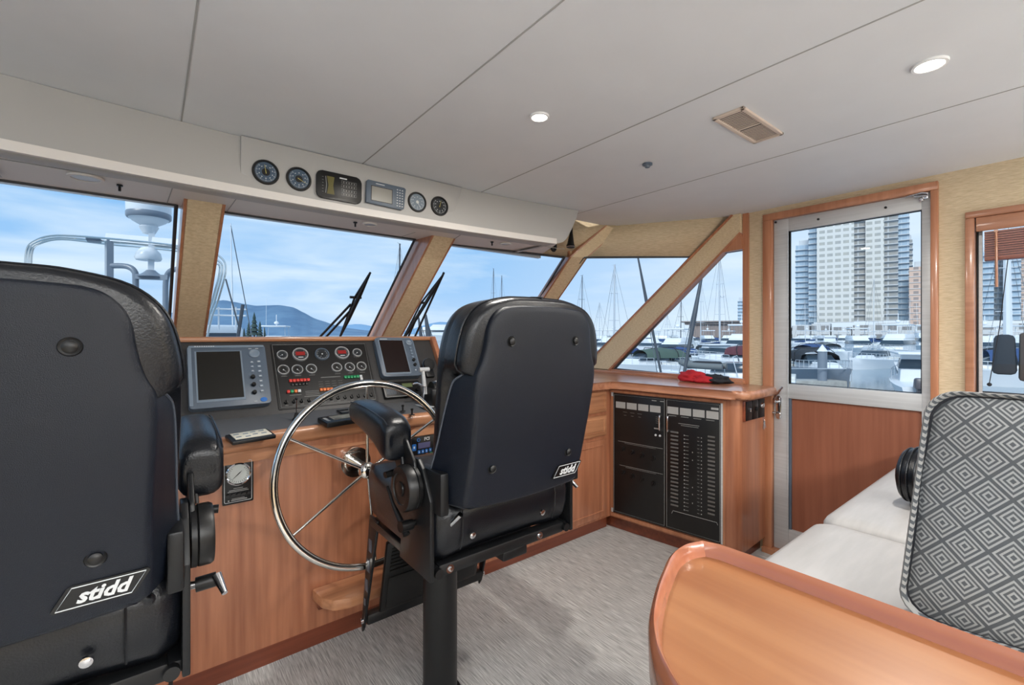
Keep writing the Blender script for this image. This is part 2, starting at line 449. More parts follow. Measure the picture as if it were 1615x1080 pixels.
g = MB(); g.poly([(2.868, .476, .99), (2.868, 1.048, .99), (2.868, 1.048, 1.862), (2.868, .476, 1.862)]); dpart('door_glass', g, 'glass')
b = MB(); b.tube([(2.864, .479, .993), (2.864, 1.045, .993), (2.864, 1.045, 1.859), (2.864, .479, 1.859)], .004, n=6, closed=True); dpart('door_gasket', b, 'rubber')
b = MB(); b.box2((2.862, .476, .16), (2.878, 1.048, .908)); dpart('door_panel', b, 'wood_door')
b = MB(); b.box2((2.852, 1.036, .16), (2.866, 1.049, .908)); dpart('door_panel_strip', b, 'grey_plastic')
b = MB()
hm = Matrix.Translation((2.846, 1.098, .85)) @ Matrix.Rotation(-PI/2, 4, 'Y')
b.prism([(x, y) for y, x in rrect(.028, .135, .013)], 0, .006, hm, bevel=.002)
dpart('door_handle_plate', b, 'chrome')
b = MB()
b.cyl((2.842, 1.098, .885), (2.80, 1.098, .885), .008)
b.tube(smooth_curve([(2.80, 1.098, .885), (2.795, 1.105, .90), (2.795, 1.085, .94), (2.80, 1.062, .975)]), [.008]*7+[.007]*6+[.006]*6, n=8)
b.cyl((2.842, 1.098, .81), (2.826, 1.098, .81), .012); b.cyl((2.83, 1.108, .82), (2.826, 1.125, .82), .006)
dpart('door_handle', b, 'chrome')
b = MB()
for y, z in ((.90, 1.90), (.61, 1.90), (1.115, 1.925)): b.cyl((2.847, y, z), (2.84, y, z), .006, n=10)
dpart('door_screw', b, 'black')
b = MB(); b.box2((2.832, .45, 1.905), (2.846, .475, 1.93), bevel=.003); b.cyl((2.83, .50, 1.925), (2.83, .455, 1.92), .006); b.sphere((2.83, .475, 1.905), .010); b.tube([(2.825, .45, 1.928), (2.82, .47, 1.935), (2.828, .53, 1.93)], .004)
dpart('door_latch', b, 'chrome')
# door grab rail on the jamb
b = MB(); b.tube(smooth_curve([(2.815, 1.165, 1.00), (2.80, 1.16, .985), (2.80, 1.16, .60), (2.815, 1.165, .58)], 4), .008, n=8)

# ================================================================== SIDE WINDOW WITH BLIND
b = MB()
b.box2((2.818, .298, 1.0), (2.90, .328, 1.783), bevel=.004); b.box2((2.818, -.95, 1.783), (2.90, .328, 1.812), bevel=.004)
b.box2((2.80, -.95, .985), (2.90, .328, 1.012), bevel=.004); b.box2((2.818, -.95, 1.0), (2.90, -.92, 1.8), bevel=.004)
struct('trim_18', b, 'wood_pink')
pane('window_6', [(2.885, .292, 1.015), (2.885, .292, 1.78), (2.885, -.92, 1.78), (2.885, -.92, 1.015)], .007)
b = MB(); b.box2((2.875, .279, 1.012), (2.89, .29, 1.78)); struct('trim_19', b, 'brushed')
bl = thing('window_blind', 'raised brown wooden blind bunched at the top of the starboard window', 'blind', (2.845, -.3, 1.59))
def P_(o, x, y, z): return (x-o.location.x, y-o.location.y, z-o.location.z)
b = MB(); b.box2(P_(bl, 2.825, -.91, 1.722), P_(bl, 2.838, .294, 1.782), bevel=.002); finish('valance_board', b, 'wood_pink', bl)
b = MB()
for k in range(12):
    z = 1.607+k*.0098; j = random.uniform(-.003, .003)
    b.box(P_(bl, 2.862+j, -.31, z), (.036, 1.16, .0074))
finish('slat_stack', b, 'blind', bl, smooth=False)
b = MB(); b.box2(P_(bl, 2.842, -.89, 1.592), P_(bl, 2.882, .27, 1.604), bevel=.002); finish('bottom_rail', b, 'blind', bl)
b = MB(); b.cyl(P_(bl, 2.832, .234, 1.715), P_(bl, 2.832, .232, 1.475), .0045, n=8); b.box(P_(bl, 2.832, .234, 1.715), (.01, .012, .01)); finish('tilt_wand', b, 'wood_pink', bl)
b = MB(); b.tube([P_(bl, 2.845, .20, 1.60), P_(bl, 2.845, .225, 1.30), P_(bl, 2.845, .255, 1.06)], .0016, n=6); b.sphere(P_(bl, 2.845, .255, 1.055), .008); finish('pull_cord', b, 'darkcloth', bl)
for i, (y0, y1) in enumerate(((-2.9, -.75), (-.6, 1.6))):
    g = MB(); g.poly([(-1.53, y0, .95), (-1.53, y1, .95), (-1.53, y1, 1.8), (-1.53, y0, 1.8)]); struct('window_%d' % (9+i), g, 'glass')
for i, (x0, x1) in enumerate(((-1.2, .55), (.75, 2.5))):
    g = MB(); g.poly([(x0, -3.23, .9), (x1, -3.23, .9), (x1, -3.23, 1.85), (x0, -3.23, 1.85)]); struct('window_%d' % (11+i), g, 'glass')

# ================================================================== CEILING FITTINGS
def downlight(x, y, z, r, label, lit, group=None):
    t = thing('recessed_light', label, 'ceiling light', (x, y, z), group=group)
    b = MB(); b.lathe([(r, 0), (r, -.003), (r*.97, -.006), (r*.80, -.0065), (r*.76, -.003), (r*.76, .0)], Matrix.Identity(4), 32, False, False); finish('trim_ring', b, 'white' if lit else 'soffit', t)
    b = MB(); b.cyl((0, 0, -.0028), (0, 0, -.0045), r*.78, n=32); finish('lens', b, 'lamp' if lit else 'lens_off', t)
    if lit:
        li = bpy.data.lights.new('lamp', 'AREA'); li.shape = 'DISK'; li.size = .06; li.energy = 9; li.color = (1, .95, .88)
        lo = bpy.data.objects.new('lamp', li); COL.objects.link(lo); lo.parent = t; lo.location = (0, 0, -.012)
    return t
downlight(1.026, 1.145, 2.01, .033, 'small round lit downlight in the white ceiling, nearer the overhead gauges', True)
downlight(1.664, .262, 2.01, .040, 'round lit downlight in the white ceiling, the one nearer the camera above the door side', True)
downlight(-.173, 2.045, 1.790, .047, 'unlit round light in the soffit above the left windscreen pane', False)
downlight(.80, 2.085, 1.792, .033, 'unlit round light in the soffit under the overhead gauges', False)
downlight(1.575, 2.045, 1.790, .033, 'unlit round light in the soffit above the right windscreen pane, by the corner', False)
for x, y, lab in ((-.09, 2.085, 'small dark stud hook in the soffit above the left windscreen pane'), (.735, 2.095, 'small dark stud hook in the soffit above the middle windscreen pane'), (1.49, 2.06, 'small dark stud hook in the soffit above the right windscreen pane')):
    b = MB(); b.cyl((x, y, 1.792), (x, y, 1.787), .009, n=12); b.cyl((x, y, 1.787), (x, y, 1.770), .004, n=8)
    tag(recenter(finish('soffit_hook', b, 'black_metal')), lab, 'hook')
b = MB(); b.lathe([(.021, 0), (.021, -.006), (.012, -.010), (.010, -.016), (.0, -.017)], T(1.676, 1.172, 2.009), 20)
tag(recenter(finish('ceiling_sensor', b, 'grey_plastic')), 'tiny grey round sensor on the ceiling between the downlight and the vent', 'sensor')
vt = thing('air_vent', 'beige rectangular slatted air vent in the white ceiling', 'vent', (1.652, .735, 2.01))
b = MB()
for s in (-1, 1):
    b.box((0, s*.046, -.004), (.314, .014, .009), bevel=.002); b.box((s*.151, 0, -.004), (.012, .106, .009), bevel=.002)
b.box((0, 0, -.003), (.010, .08, .006)); finish('vent_frame', b, 'beige_vent', vt)
b = MB()
for k in range(24):
    x = -.139+k*.0121
    if abs(x) > .008: b.box((0, 0, 0), (.0056, .078, .0014), T(x, 0, -.005))
finish('vent_slats', b, 'beige_vent', vt, smooth=False)
b = MB(); b.box((0, 0, -.0012), (.29, .08, .001)); finish('vent_shadow_box', b, 'black', vt)
# ================================================================== OVERHEAD INSTRUMENTS
OV = lambda u, v, o=0: Matrix.Translation((.7+u, 1.934-o, 1.88+v)) @ Matrix.Rotation(PI/2, 4, 'X')
op = thing('overhead_instrument_plate', 'white flush plate holding a row of six instruments above the windscreen', 'instrument panel', m=OV(0, 0))
b = MB()
out = smooth_curve([(x, y, 0) for x, y in [(-.445, -.02), (-.435, -.045), (-.41, -.062), (-.36, -.069)]], 4)+[Vector((.38, -.069, 0))]+smooth_curve([(x, y, 0) for x, y in [(.415, -.064), (.445, -.048), (.462, -.02)]], 4)+[Vector((.514, .127, 0)), Vector((-.444, .127, 0))]
b.prism([(p.x, p.y) for p in out], -.02, 0, bevel=.0012); finish('plate', b, 'valance', op)
def ticks(b, r0, r1, n, a0=-225, a1=45, w=.0006, z=0):
    for k in range(n):
        a = math.radians(a0+(a1-a0)*k/(n-1)); c, s = math.cos(a), math.sin(a)
        b.box(((r0+r1)/2, 0, 0), (r1-r0, w*2, .0003), T(0, 0, z) @ Matrix.Rotation(a, 4, 'Z'))
def gauge(M0, r, name, label, face, bez, ndl=None, numerals=None, group=None, parent=None, ndlmat='yellow', mark='print', hub=True):
    if parent is None: t = thing(name, label, 'gauge', m=M0, group=group)
    else:
        t = bpy.data.objects.new(name, None); COL.objects.link(t); t.parent = parent; t.matrix_local = M0; t.empty_display_size = .01
    b = MB(); b.lathe([(r, 0), (r, .004), (r*.95, .009), (r*.84, .009), (r*.80, .005), (r*.80, .002)], Matrix.Identity(4), 36, False, False); bz = finish('bezel', b, bez, t)
    b = MB(); b.cyl((0, 0, 0), (0, 0, .004), r*.82, n=32); finish('dial', b, face, t)
    b = MB(); ticks(b, r*.60, r*.74, 9, w=r*.016, z=.0044); ticks(b, r*.66, r*.74, 33, w=r*.008, z=.0043); finish('dial_marks', b, mark, t, smooth=False)
    if ndl is not None:
        b = MB(); b.prism([(-r*.12, -r*.03), (-r*.12, r*.03), (r*.6, r*.008), (r*.6, -r*.008)], .005, .0058, Matrix.Rotation(math.radians(ndl), 4, 'Z'))
        if hub: b.cyl((0, 0, .004), (0, 0, .0066), r*.11, n=14)
        finish('needle', b, ndlmat, t)
    return t
ogs = [(-.363, .008, .047, 'dial_blue', 'leftmost of the overhead instruments, round blue-grey gauge with small central dial', 100, 'dark'),
       (-.246, .007, .047, 'dial_blue', 'round blue-grey overhead wind gauge, second from the left, yellow pointer', -28, 'yel'),
       (.267, .009, .047, 'dial_grey', 'round paler grey gauge on the overhead beside the small grey screen', -60, 'pale'),
       (.385, .011, .047, 'dial_dark', 'rightmost overhead instrument, round dark gauge', 75, 'yel')]
for (u, v, r, f, lab, nd, st) in ogs:
    g = gauge(OV(u, v), r, 'round_gauge', lab, f, 'black', nd, ndlmat='yellow' if st != 'pale' else 'print', hub=False)
    b = MB(); b.cyl((0, 0, .0045), (0, 0, .0052), r*(.30 if st != 'pale' else .16), n=20); finish('dial_centre', b, 'black' if st != 'pale' else 'dial_white', g)
    b = MB()
    for a in range(0, 360, 36):
        b.box((r*.5, 0, .0046), (r*.06, r*.09, .0003), Matrix.Rotation(math.radians(a+18), 4, 'Z'))
    finish('dial_figures', b, 'print', g, smooth=False)
# wide alarm meter
t = thing('bar_meter_instrument', 'black rounded overhead instrument with an olive strip display and rows of white labels', 'instrument', m=OV(-.090, .004))
b = MB(); b.prism(rrect(.184, .112, .022), 0, .012, bevel=.004); finish('housing', b, 'black', t)
b = MB(); b.prism([(-.052, -.036), (-.046, 0), (-.052, .036), (-.022, .036), (-.027, 0), (-.022, -.036)], .012, .0128); finish('display', b, 'lcd_olive', t)
b = MB(); b.tube([(-.057, -.034, .0125), (-.0535, 0, .0125), (-.057, .034, .0125)], .0012, n=4)
for i, y in enumerate((.024, .008, -.010, -.026)):
    w = .062
    for s in (-1, 1): b.box((.038, y+s*.0055, .0123), (w, .0006, .0004))
    for s in (-1, 1): b.box((.038+s*w/2, y, .0123), (.0006, .011, .0004))
    for k in range(5): b.box((.016+k*.011, y+.001, .0123), (.006, .0022, .0004)); b.box((.016+k*.011, y-.003, .0123), (.003, .002, .0004))
for k in range(6): b.box((-.068, -.03+k*.012, .0123), (.006, .001, .0004))
finish('label_rows', b, 'printdim', t, smooth=False)
b = MB(); b.box((.014, .038, .0125), (.03, .005, .0004)); finish('heading_line', b, 'print', t)
# small display unit
t = thing('small_display_unit', 'slate grey overhead display unit with a small grey screen and a keypad', 'display', m=OV(.112, .008) @ Matrix.Rotation(math.radians(-1), 4, 'Z'))
b = MB(); b.prism([(-.092, -.048), (.072, -.052), (.084, -.045), (.092, .046), (.084, .052), (-.084, .052), (-.09, .046)], 0, .016, bevel=.003); finish('housing', b, 'grey_plastic', t)
b = MB(); b.box((-.022, -.003, .0163), (.098, .066, .0014)); finish('screen_surround', b, 'black', t)
b = MB(); b.box((-.022, -.003, .017), (.092, .060, .001)); finish('screen', b, 'lcd', t)
b = MB(); b.box((-.03, .041, .0163), (.04, .003, .0004)); finish('brand_line', b, 'print', t); b = MB()
for r_ in range(7):
    for c_ in range(3): b.box((.050+c_*.012, .035-r_*.012, .0168), (.006, .004, .0016), bevel=.0005)
finish('keypad', b, 'print', t, smooth=False)

# ================================================================== HELM CONSOLE
hc = thing('helm_console', 'cherry wood helm console with black sloping dash, black counter and wooden nosing', 'console', (.15, 2.15, 0))
o0 = Vector((.15, 2.15, 0))
def R_(*p): return tuple(Vector(p)-o0)
b = MB(); b.box2(R_(-1.3, 1.93, .085), R_(1.31, 2.42, .86)); finish('body', b, 'wood_z', hc)
b = MB(); b.box2(R_(-1.3, 1.965, 0), R_(1.31, 2.40, .09)); b.box2(R_(-1.3, 1.955, 0), R_(1.31, 1.965, .075)); finish('plinth', b, 'wood_dark', hc)
# counter with nosing following a shallow bow
def front(x): return 1.845+.075*max(0, 1-((x-.72)/.75)**2)
xs_ = [-1.28+2.58*i/40 for i in range(41)]
b = MB()
top = [R_(x, front(x)+.03, .903) for x in xs_]; back = [R_(x, 2.16, .934) for x in xs_]
b.rings([top, back, [(p[0], p[1], p[2]-.03) for p in back], [(p[0], p[1], p[2]-.03) for p in top], top], False, False, closed=False)
finish('counter', b, 'black_top', hc)
b = MB(); rr = []
prof = [(.034, .904), (.012, .905), (.003, .899), (-.002, .887), (-.002, .862), (.004, .850), (.014, .845), (.06, .845)]
for x in xs_: rr.append([R_(x, front(x)+dy, z) for dy, z in prof])
b.rings(rr, True, True, closed=False)
b.rings([[R_(x, front(x)+.02, .848), R_(x, 1.94, .848), R_(x, 1.94, .80), R_(x, front(x)*.3+1.93*.7, .80)] for x in xs_[:]], True, True)
finish('counter_nosing', b, 'wood_x', hc)
FA = math.radians(56.7)
DF0 = Matrix.Translation((.7, 2.3, 1.17)) @ Matrix.Rotation(FA, 4, 'X')
def DF(u, v, o=0, rot=0): return DF0 @ T(u, v, o) @ Matrix.Rotation(rot, 4, 'Z')
HC = Matrix.Translation(-o0)
b = MB(); m_ = HC @ DF0
b.box((-.70, -.10, -.010), (2.5, .37, .02), m_); finish('dash_face', b, 'black_face', hc)
b = MB(); b.box2(R_(-1.28, 2.36, .86), R_(1.275, 2.42, 1.235)); 
b.rings([[R_(x, 2.15, .93), R_(x, 2.345, 1.235), R_(x, 2.42, 1.235), R_(x, 2.42, .93)] for x in (-1.28, 1.275)]); finish('dash_box', b, 'black_face', hc)
b = MB(); b.box2(R_(-1.29, 2.335, 1.238), R_(1.29, 2.44, 1.262), bevel=.008); finish('dash_top_trim', b, 'wood_x', hc)
b = MB(); mm = HC @ DF(.566, -.10, 0); b.box((0, -.012, .004), (.030, .405, .05), mm, bevel=.006); finish('dash_end_trim', b, 'wood_z', hc)
# right end panel of the dash box down to the counter
# foot step
b = MB(); st = [(0, 0), (.50, 0), (.50, -.16), (.10, -.16), (.045, -.14), (.012, -.09)]
b.prism([(x, y) for x, y in st], 0, .045, T(*R_(.50, 1.93, .205)), bevel=.01); finish('foot_step', b, 'wood_x', hc)
b = MB(); b.box2(R_(.52, 1.90, .17), R_(.98, 1.93, .205)); finish('step_cleat', b, 'wood_dark', hc)

# ---- chartplotter, left
t = thing('chartplotter', 'large square slate chartplotter with dark screen at the left of the dash', 'chartplotter', m=DF(-.447, -.099))
b = MB(); b.prism(rrect(.286, .290, .014), 0, .030, bevel=.005); finish('housing', b, 'grey_plastic', t)
b = MB(); b.prism(rrect(.276, .010, .004), .029, .034, T(0, .137, 0)); b.prism(rrect(.012, .27, .004), .029, .033, T(-.135, 0, 0)); finish('housing_rim', b, 'grey_light', t)
b = MB(); b.box((-.034, -.002, .0305), (.168, .236, .002)); finish('screen_surround', b, 'grey_light', t)
b = MB(); b.box((-.034, .002, .0316), (.156, .222, .0014)); finish('screen', b, 'screen', t)
b = MB(); b.lathe([(.021, 0), (.021, .004), (.017, .006), (.010, .004), (.0, .004)], T(.098, .100, .030), 24); finish('cursor_pad', b, 'grey_light', t)
for k in range(3):
    b = MB(); b.lathe([(.009, 0), (.009, .007), (.007, .013), (0, .013)], T(.083, -.018-k*.037, .03), 16); finish('knob', b, 'black', t)
b = MB()
for k in range(3): b.prism(rrect(.012, .009, .003), 0, .003, T(.085, .055-k*.022, .03))
for k in range(7): b.prism(rrect(.014, .011, .003), 0, .003, T(.112, .058-k*.024, .03))
finish('keys', b, 'grey_light', t)
b = MB()
for k in range(9): b.box((-.115+k*.008, .1385, .0343), (.005, .004, .0004))
for k in range(3): b.box((.085, .057-k*.022, .0333), (.006, .003, .0004))
for k in range(7): b.box((.112, .058-k*.024, .0333), (.008, .003, .0004))
b.box((.084, .126, .0303), (.012, .003, .0005)); b.box((.110, .126, .0303), (.012, .003, .0005)); b.box((.085, -.132, .0303), (.01, .002, .0005)); finish('key_print', b, 'print', t, smooth=False)
b = MB(); b.lathe([(.013, 0), (.013, .002), (0, .0025)], T(.115, -.127, .03) @ Matrix.Diagonal((1, .8, 1, 1)), 20); finish('blue_badge', b, 'blue', t)

# ---- chartplotter, right
t = thing('chartplotter', 'upright slate chartplotter with brown-black screen at the right of the dash', 'chartplotter', m=DF(.318, -.038, 0, -.02))
b = MB(); b.prism(rrect(.218, .238, .022), 0, .034, bevel=.006); finish('housing', b, 'grey_plastic', t)
b = MB(); b.prism(rrect(.140, .210, .006), .034, .0355, T(-.022, -.001, 0)); finish('screen_surround', b, 'grey_light', t)
b = MB(); b.box((-.022, .001, .0358), (.130, .196, .0016)); finish('screen', b, 'screen2', t)
b = MB(); b.tube([(-.105, .1, .033), (-.1, .113, .033), (.095, .113, .033), (.104, .1, .033), (.104, -.09, .033)], .002, n=6); finish('housing_rim', b, 'grey_light', t)
b = MB(); b.lathe([(.017, 0), (.017, .005), (.012, .007), (.006, .004), (0, .004)], T(.078, .085, .034), 20)
for k in range(5): b.lathe([(.006, 0), (.006, .004), (0, .005)], T(.08, .052-k*.019, .034), 12)
finish('keys', b, 'grey_light', t)
b = MB(); b.lathe([(.009, 0), (.008, .01), (0, .011)], T(.08, -.055, .034), 16); finish('knob', b, 'black', t)
b = MB(); b.lathe([(.009, 0), (.008, .01), (0, .011)], T(.08, -.025, .034), 16); finish('knob', b, 'black', t)
b = MB(); b.box((-.06, .1075, .0345), (.04, .003, .0004)); b.box((.078, -.085, .0345), (.007, .007, .001)); finish('key_print', b, 'print', t)

# ---- engine panel
ep = thing('engine_panel', 'black engraved engine panel with gauges, coloured rocker switches and a row of knobs', 'instrument panel', m=DF(-.052, -.101))
b = MB(); b.prism(rrect(.445, .335, .004), 0, .004); finish('plate', b, 'panel_black', ep)
b = MB(); b.tube([(-.212, -.158, .0042), (.208, -.158, .0042), (.218, .163, .0042), (-.216, .163, .0042)], .0011, n=4, closed=True)
finish('border_line', b, 'printdim', ep)
def eg(u, v, r, face, bez, nd, kind):
    g = gauge(T(u+.052, v+.101, .004), r, 'gauge', '', face, bez, nd, parent=ep, mark='printdim' if kind != 'c' else 'print', ndlmat='print')
    if kind == 'red':
        b = MB(); b.box((0, .004, .0048), (r*1.12, r*.55, .0008)); d = finish('red_display', b, 'redlcd', g)
        b = MB(); b.box((0, -r*.45, .0048), (r*.6, r*.12, .0006)); finish('caption', b, 'print', g)
    if kind == 'c':
        b = MB(); b.cyl((0, 0, .0046), (0, 0, .0062), r*.34, n=20); finish('dial_centre', b, 'black', g)
    return g
eg(-.232, .004, .024, 'dial_dark', 'bezel', 210, 'b'); eg(-.154, .005, .036, 'dial_dark', 'bezel', None, 'red')
eg(-.056, .003, .034, 'dial_dark', 'grey_plastic', 240, 'c'); eg(.040, .008, .036, 'dial_dark', 'bezel', None, 'red'); eg(.115, .006, .024, 'dial_dark', 'bezel', 220, 'b')
for u, v in ((-.236, -.075), (-.178, -.077), (-.117, -.076), (.000, -.074), (.062, -.076), (.121, -.074)):
    eg(u, v, .0255, 'panel_black', 'bezel', -45, 'b')
def rocker(u, v, m, label):
    b = MB(); b.box((u+.052, v+.101, .008), (.0125, .014, .008), Matrix.Rotation(0, 4, 'X'), bevel=.0015)
    return plabel(finish('rocker_switch', b, m, ep), label)
for k in range(6): rocker(-.213+k*.0150, -.133, 'red', 'red rocker switch')
for k in range(5): rocker(.032+k*.0150, -.131, 'green', 'green rocker switch')
for k in range(2): rocker(.107, -.131-k*.014, 'print', 'white rocker switch')
for k, m in enumerate(('red', 'green', 'orange', 'print')): rocker(-.228+k*.0150, -.187, m, {'print': 'white'}.get(m, m)+' rocker switch')
for k in range(4): rocker(-.089+k*.0150, -.189, 'orange', 'orange rocker switch')
for k in range(5):
    b = MB(); b.box((-.155+k*.015, -.050, .007), (.0125, .013, .006), bevel=.0012); plabel(finish('rocker_switch', b, 'black', ep), 'black rocker switch')
for k in range(13):
    if k == 5: continue
    b = MB(); mt = T(-.190+k*.0318, -.135, .004); b.lathe([(.0085, 0), (.008, .008), (0, .009)], mt, 14); b.box((0, 0, .011), (.003, .015, .007), mt)
    finish('knob', b, 'black', ep)
b = MB()
def ln(u, v, w, h=.0012): b.box((u+.052, v+.101, .0043), (w, h, .0004))
for u in (-.236, -.178, -.117, .0, .062, .121): ln(u, -.107, .026)
ln(-.035, -.124, .092); ln(-.035, -.121, .086, .0006)
for k in range(3): ln(-.128, -.190-k*.008, .06)
ln(-.13, -.215, .07, .0018); ln(-.2, -.204, .05)
for k in range(13): ln(-.242+k*.0318, -.251, .014)
for k in range(3):
    for q in range(4): ln(-.085+q*.03, -.145-k*.012, .02, .0005)
ln(.09, -.195, .05)
finish('engraved_captions', b, 'printdim', ep, smooth=False)

# ---- radio below the right plotter
t = thing('vhf_radio', 'black marine radio with green display below the right chartplotter', 'radio', m=DF(.300, -.222))
b = MB(); b.prism(rrect(.20, .085, .006), 0, .02, bevel=.003); finish('housing', b, 'black', t)
b = MB(); b.tube([(-.097, .03, .02), (-.097, -.034, .02), (-.09, -.04, .02), (.08, -.04, .02)], .0016, n=4); finish('edge_line', b, 'printdim', t)
b = MB(); b.box((.030, .018, .0205), (.055, .022, .001)); finish('display', b, 'lcd_green', t)
b = MB()
for k in range(9): b.box((-.085+k*.0055, -.012, .0205), (.002, .032, .002))
finish('speaker_grille', b, 'grey_plastic', t)
for y in (.024, -.012):
    b = MB(); b.lathe([(.009, 0), (.008, .012), (0, .013)], T(.078, y, .02), 16); finish('knob', b, 'black', t)
b = MB(); b.box((.02, -.02, .0205), (.05, .006, .0012)); finish('keys', b, 'print', t)
# ---- black round hailer / alarm
t = thing('round_black_speaker', 'black round speaker on a bracket at the right end of the dash', 'speaker', m=DF(.478, -.105))
b = MB(); b.box((.004, -.02, .01), (.05, .075, .02), bevel=.006); finish('bracket', b, 'black_metal', t)
b = MB(); b.lathe([(.010, .015), (.030, .022), (.034, .035), (.032, .048), (.025, .052), (0, .053)], T(0, .018, 0) @ Matrix.Rotation(.25, 4, 'X'), 28); finish('housing', b, 'rubber', t)
b = MB(); b.lathe([(.034, 0), (.0355, .003), (.034, .006)], T(0, .018, 0) @ Matrix.Rotation(.25, 4, 'X') @ T(0, 0, .033), 28, False, False); finish('rim', b, 'grey_plastic', t)

# ---- throttle
t = thing('throttle_control', 'twin lever engine control of chrome and black on the right of the helm counter', 'throttle', (1.11, 2.02, .917))
b = MB(); b.box((.02, 0, .045), (.13, .10, .09), bevel=.012); b.lathe([(.036, -.055), (.036, .055)], T(.03, -.005, .085) @ Matrix.Rotation(PI/2, 4, 'Y'), 24); finish('base', b, 'black', t)
b = MB()
for k in range(3): b.lathe([(.038, -.009), (.040, 0), (.038, .009)], T(.005+k*.026, -.005, .085) @ Matrix.Rotation(PI/2, 4, 'Y'), 24)
finish('drum', b, 'brushed', t)
for i, (x, dy, th_) in enumerate(((-.055, .02, .12), (.085, .05, .10))):
    b = MB(); b.tube([(x, 0, .06), (x-.004, dy, .06+th_)], [.011, .009], n=10); b.cyl((x-.024, dy, .06+th_), (x+.030, dy, .06+th_), .0115, n=14); finish('lever', b, 'brushed', t)
b = MB(); b.tube([(-.075, -.02, .02), (-.065, -.01, .10), (-.075, 0, .10)], .006, n=8); b.tube([(-.06, .02, .10), (-.09, .02, .115), (-.115, .02, .112)], .005, n=8); finish('friction_handle', b, 'chrome', t)
b = MB(); b.box((-.06, 0, .003), (.05, .11, .006), bevel=.002); finish('base_plate', b, 'brushed', t)

# ---- things on the counter
def zc(y): return .903+(y-1.88)*.111
t = thing('cream_keypad', 'cream keypad plate on a black base, lying on the helm counter near the left chair', 'keypad', (.275, 1.852, zc(1.852)))
ck = Matrix.Rotation(math.radians(6.3), 4, 'X') @ Matrix.Rotation(math.radians(8), 4, 'Z')
b = MB(); b.box((0, 0, .006), (.140, .092, .014), ck, bevel=.004); finish('base', b, 'black', t)
b = MB(); b.box((.002, .003, .0145), (.116, .070, .003), ck, bevel=.001); finish('plate', b, 'cream', t)
b = MB()
for (x, y) in ((-.042, .018), (-.042, -.014), (-.014, .012), (-.014, -.02), (.012, .02), (.012, -.008), (.04, .02), (.04, -.01)): b.box((x, y, .0165), (.016, .006, .0016), ck)
finish('keys', b, 'dial_grey', t)
t = thing('autopilot_display', 'flat black instrument with a grey screen lying on the counter beside the wheel rim', 'display', (.615, 1.915, zc(1.915)))
b = MB(); b.box((0, 0, .011), (.165, .095, .022), ck, bevel=.005); finish('housing', b, 'black', t)
b = MB(); b.box((.012, .004, .0224), (.11, .055, .0012), ck); finish('screen', b, 'lcd', t)
b = MB(); b.box((-.065, -.002, .0224), (.012, .05, .001), ck); finish('keys', b, 'printdim', t)
t = thing('switch_plate', 'small dark square switch plate on the helm counter behind the flat grey display', 'switch', (.70, 2.065, zc(2.065)))
b = MB(); b.box((0, 0, .003), (.10, .06, .006), ck, bevel=.002); finish('plate', b, 'black', t)
b = MB(); b.tube([(-.045, -.024, .0066), (.045, -.018, .0066), (.045, .03, .0066), (-.045, .024, .0066)], .001, n=4, closed=True); b.box((.005, 0, .009), (.02, .012, .006), ck); finish('marking', b, 'printdim', t)
t = thing('jog_joystick', 'thin upright joystick with a black knob on the counter left of the wheel', 'joystick', (.465, 2.02, zc(2.02)))
b = MB(); b.lathe([(.016, 0), (.014, .006), (.010, .012), (.006, .030), (.0, .031)], Matrix.Identity(4), 16); finish('boot', b, 'rubber', t)
b = MB(); b.cyl((0, 0, .02), (0, 0, .085), .0022, n=8); finish('stick', b, 'chrome', t)
b = MB(); b.sphere((0, 0, .088), .005); finish('knob', b, 'black', t)
for (x, y, lab) in ((.915, 1.975, 'small black toggle on the counter beside the throttle, the one nearer the dash'), (.925, 1.90, 'small black toggle on the counter beside the throttle, the one nearer the wooden nosing')):
    b = MB(); b.lathe([(.013, 0), (.012, .003), (.004, .004), (.004, .020), (.006, .021), (.006, .03), (0, .031)], T(x, y, zc(y)), 14)
    tag(recenter(finish('toggle_switch', b, 'black')), lab, 'switch')

# ---- pressure gauge plate on console front
FR = lambda x, z, y=1.93: Matrix.Translation((x, y, z)) @ Matrix.Rotation(PI/2, 4, 'X')
t = thing('gauge_plate', 'black rectangular plate with one round white-faced pressure gauge on the console front', 'gauge', m=FR(.245, .735))
b = MB(); b.prism(rrect(.098, .160, .004), 0, .010, bevel=.002); finish('plate', b, 'panel_black', t)
b = MB(); b.tube([(x, y, .0105) for x, y in rrect(.086, .145, .004, 2)], .0009, n=4, closed=True); finish('border_line', b, 'print', t)
g = bpy.data.objects.new('pressure_gauge', None); COL.objects.link(g); g.parent = t; g.matrix_local = T(0, .028, .010)
b = MB(); b.lathe([(.041, 0), (.041, .008), (.037, .011), (.034, .008), (.034, .002)], Matrix.Identity(4), 32, False, False); finish('bezel', b, 'chrome', g)
b = MB(); b.cyl((0, 0, 0), (0, 0, .004), .036, n=32); finish('dial', b, 'dial_white', g)
b = MB(); ticks(b, .026, .032, 21, w=.0006, z=.0046); b.prism([(-.008, -.0015), (-.008, .0015), (.026, .0004), (.026, -.0004)], .005, .0056, Matrix.Rotation(math.radians(222), 4, 'Z')); b.prism([(-.004, -.0014), (-.004, .0014), (.015, .0004), (.015, -.0004)], .005, .0056, Matrix.Rotation(math.radians(45), 4, 'Z')); finish('needle', b, 'black', g, smooth=False)
b = MB()
for k, (y, w) in enumerate(((-.024, .03), (-.030, .058), (-.035, .066), (-.061, .04))): b.box((0, y, .0105), (w, .0018, .0004))
b.box((-.03, -.066, .0105), (.005, .005, .0004)); b.box((.003, -.066, .0105), (.05, .003, .0004)); finish('engraved_captions', b, 'printdim', t, smooth=False)
b = MB()
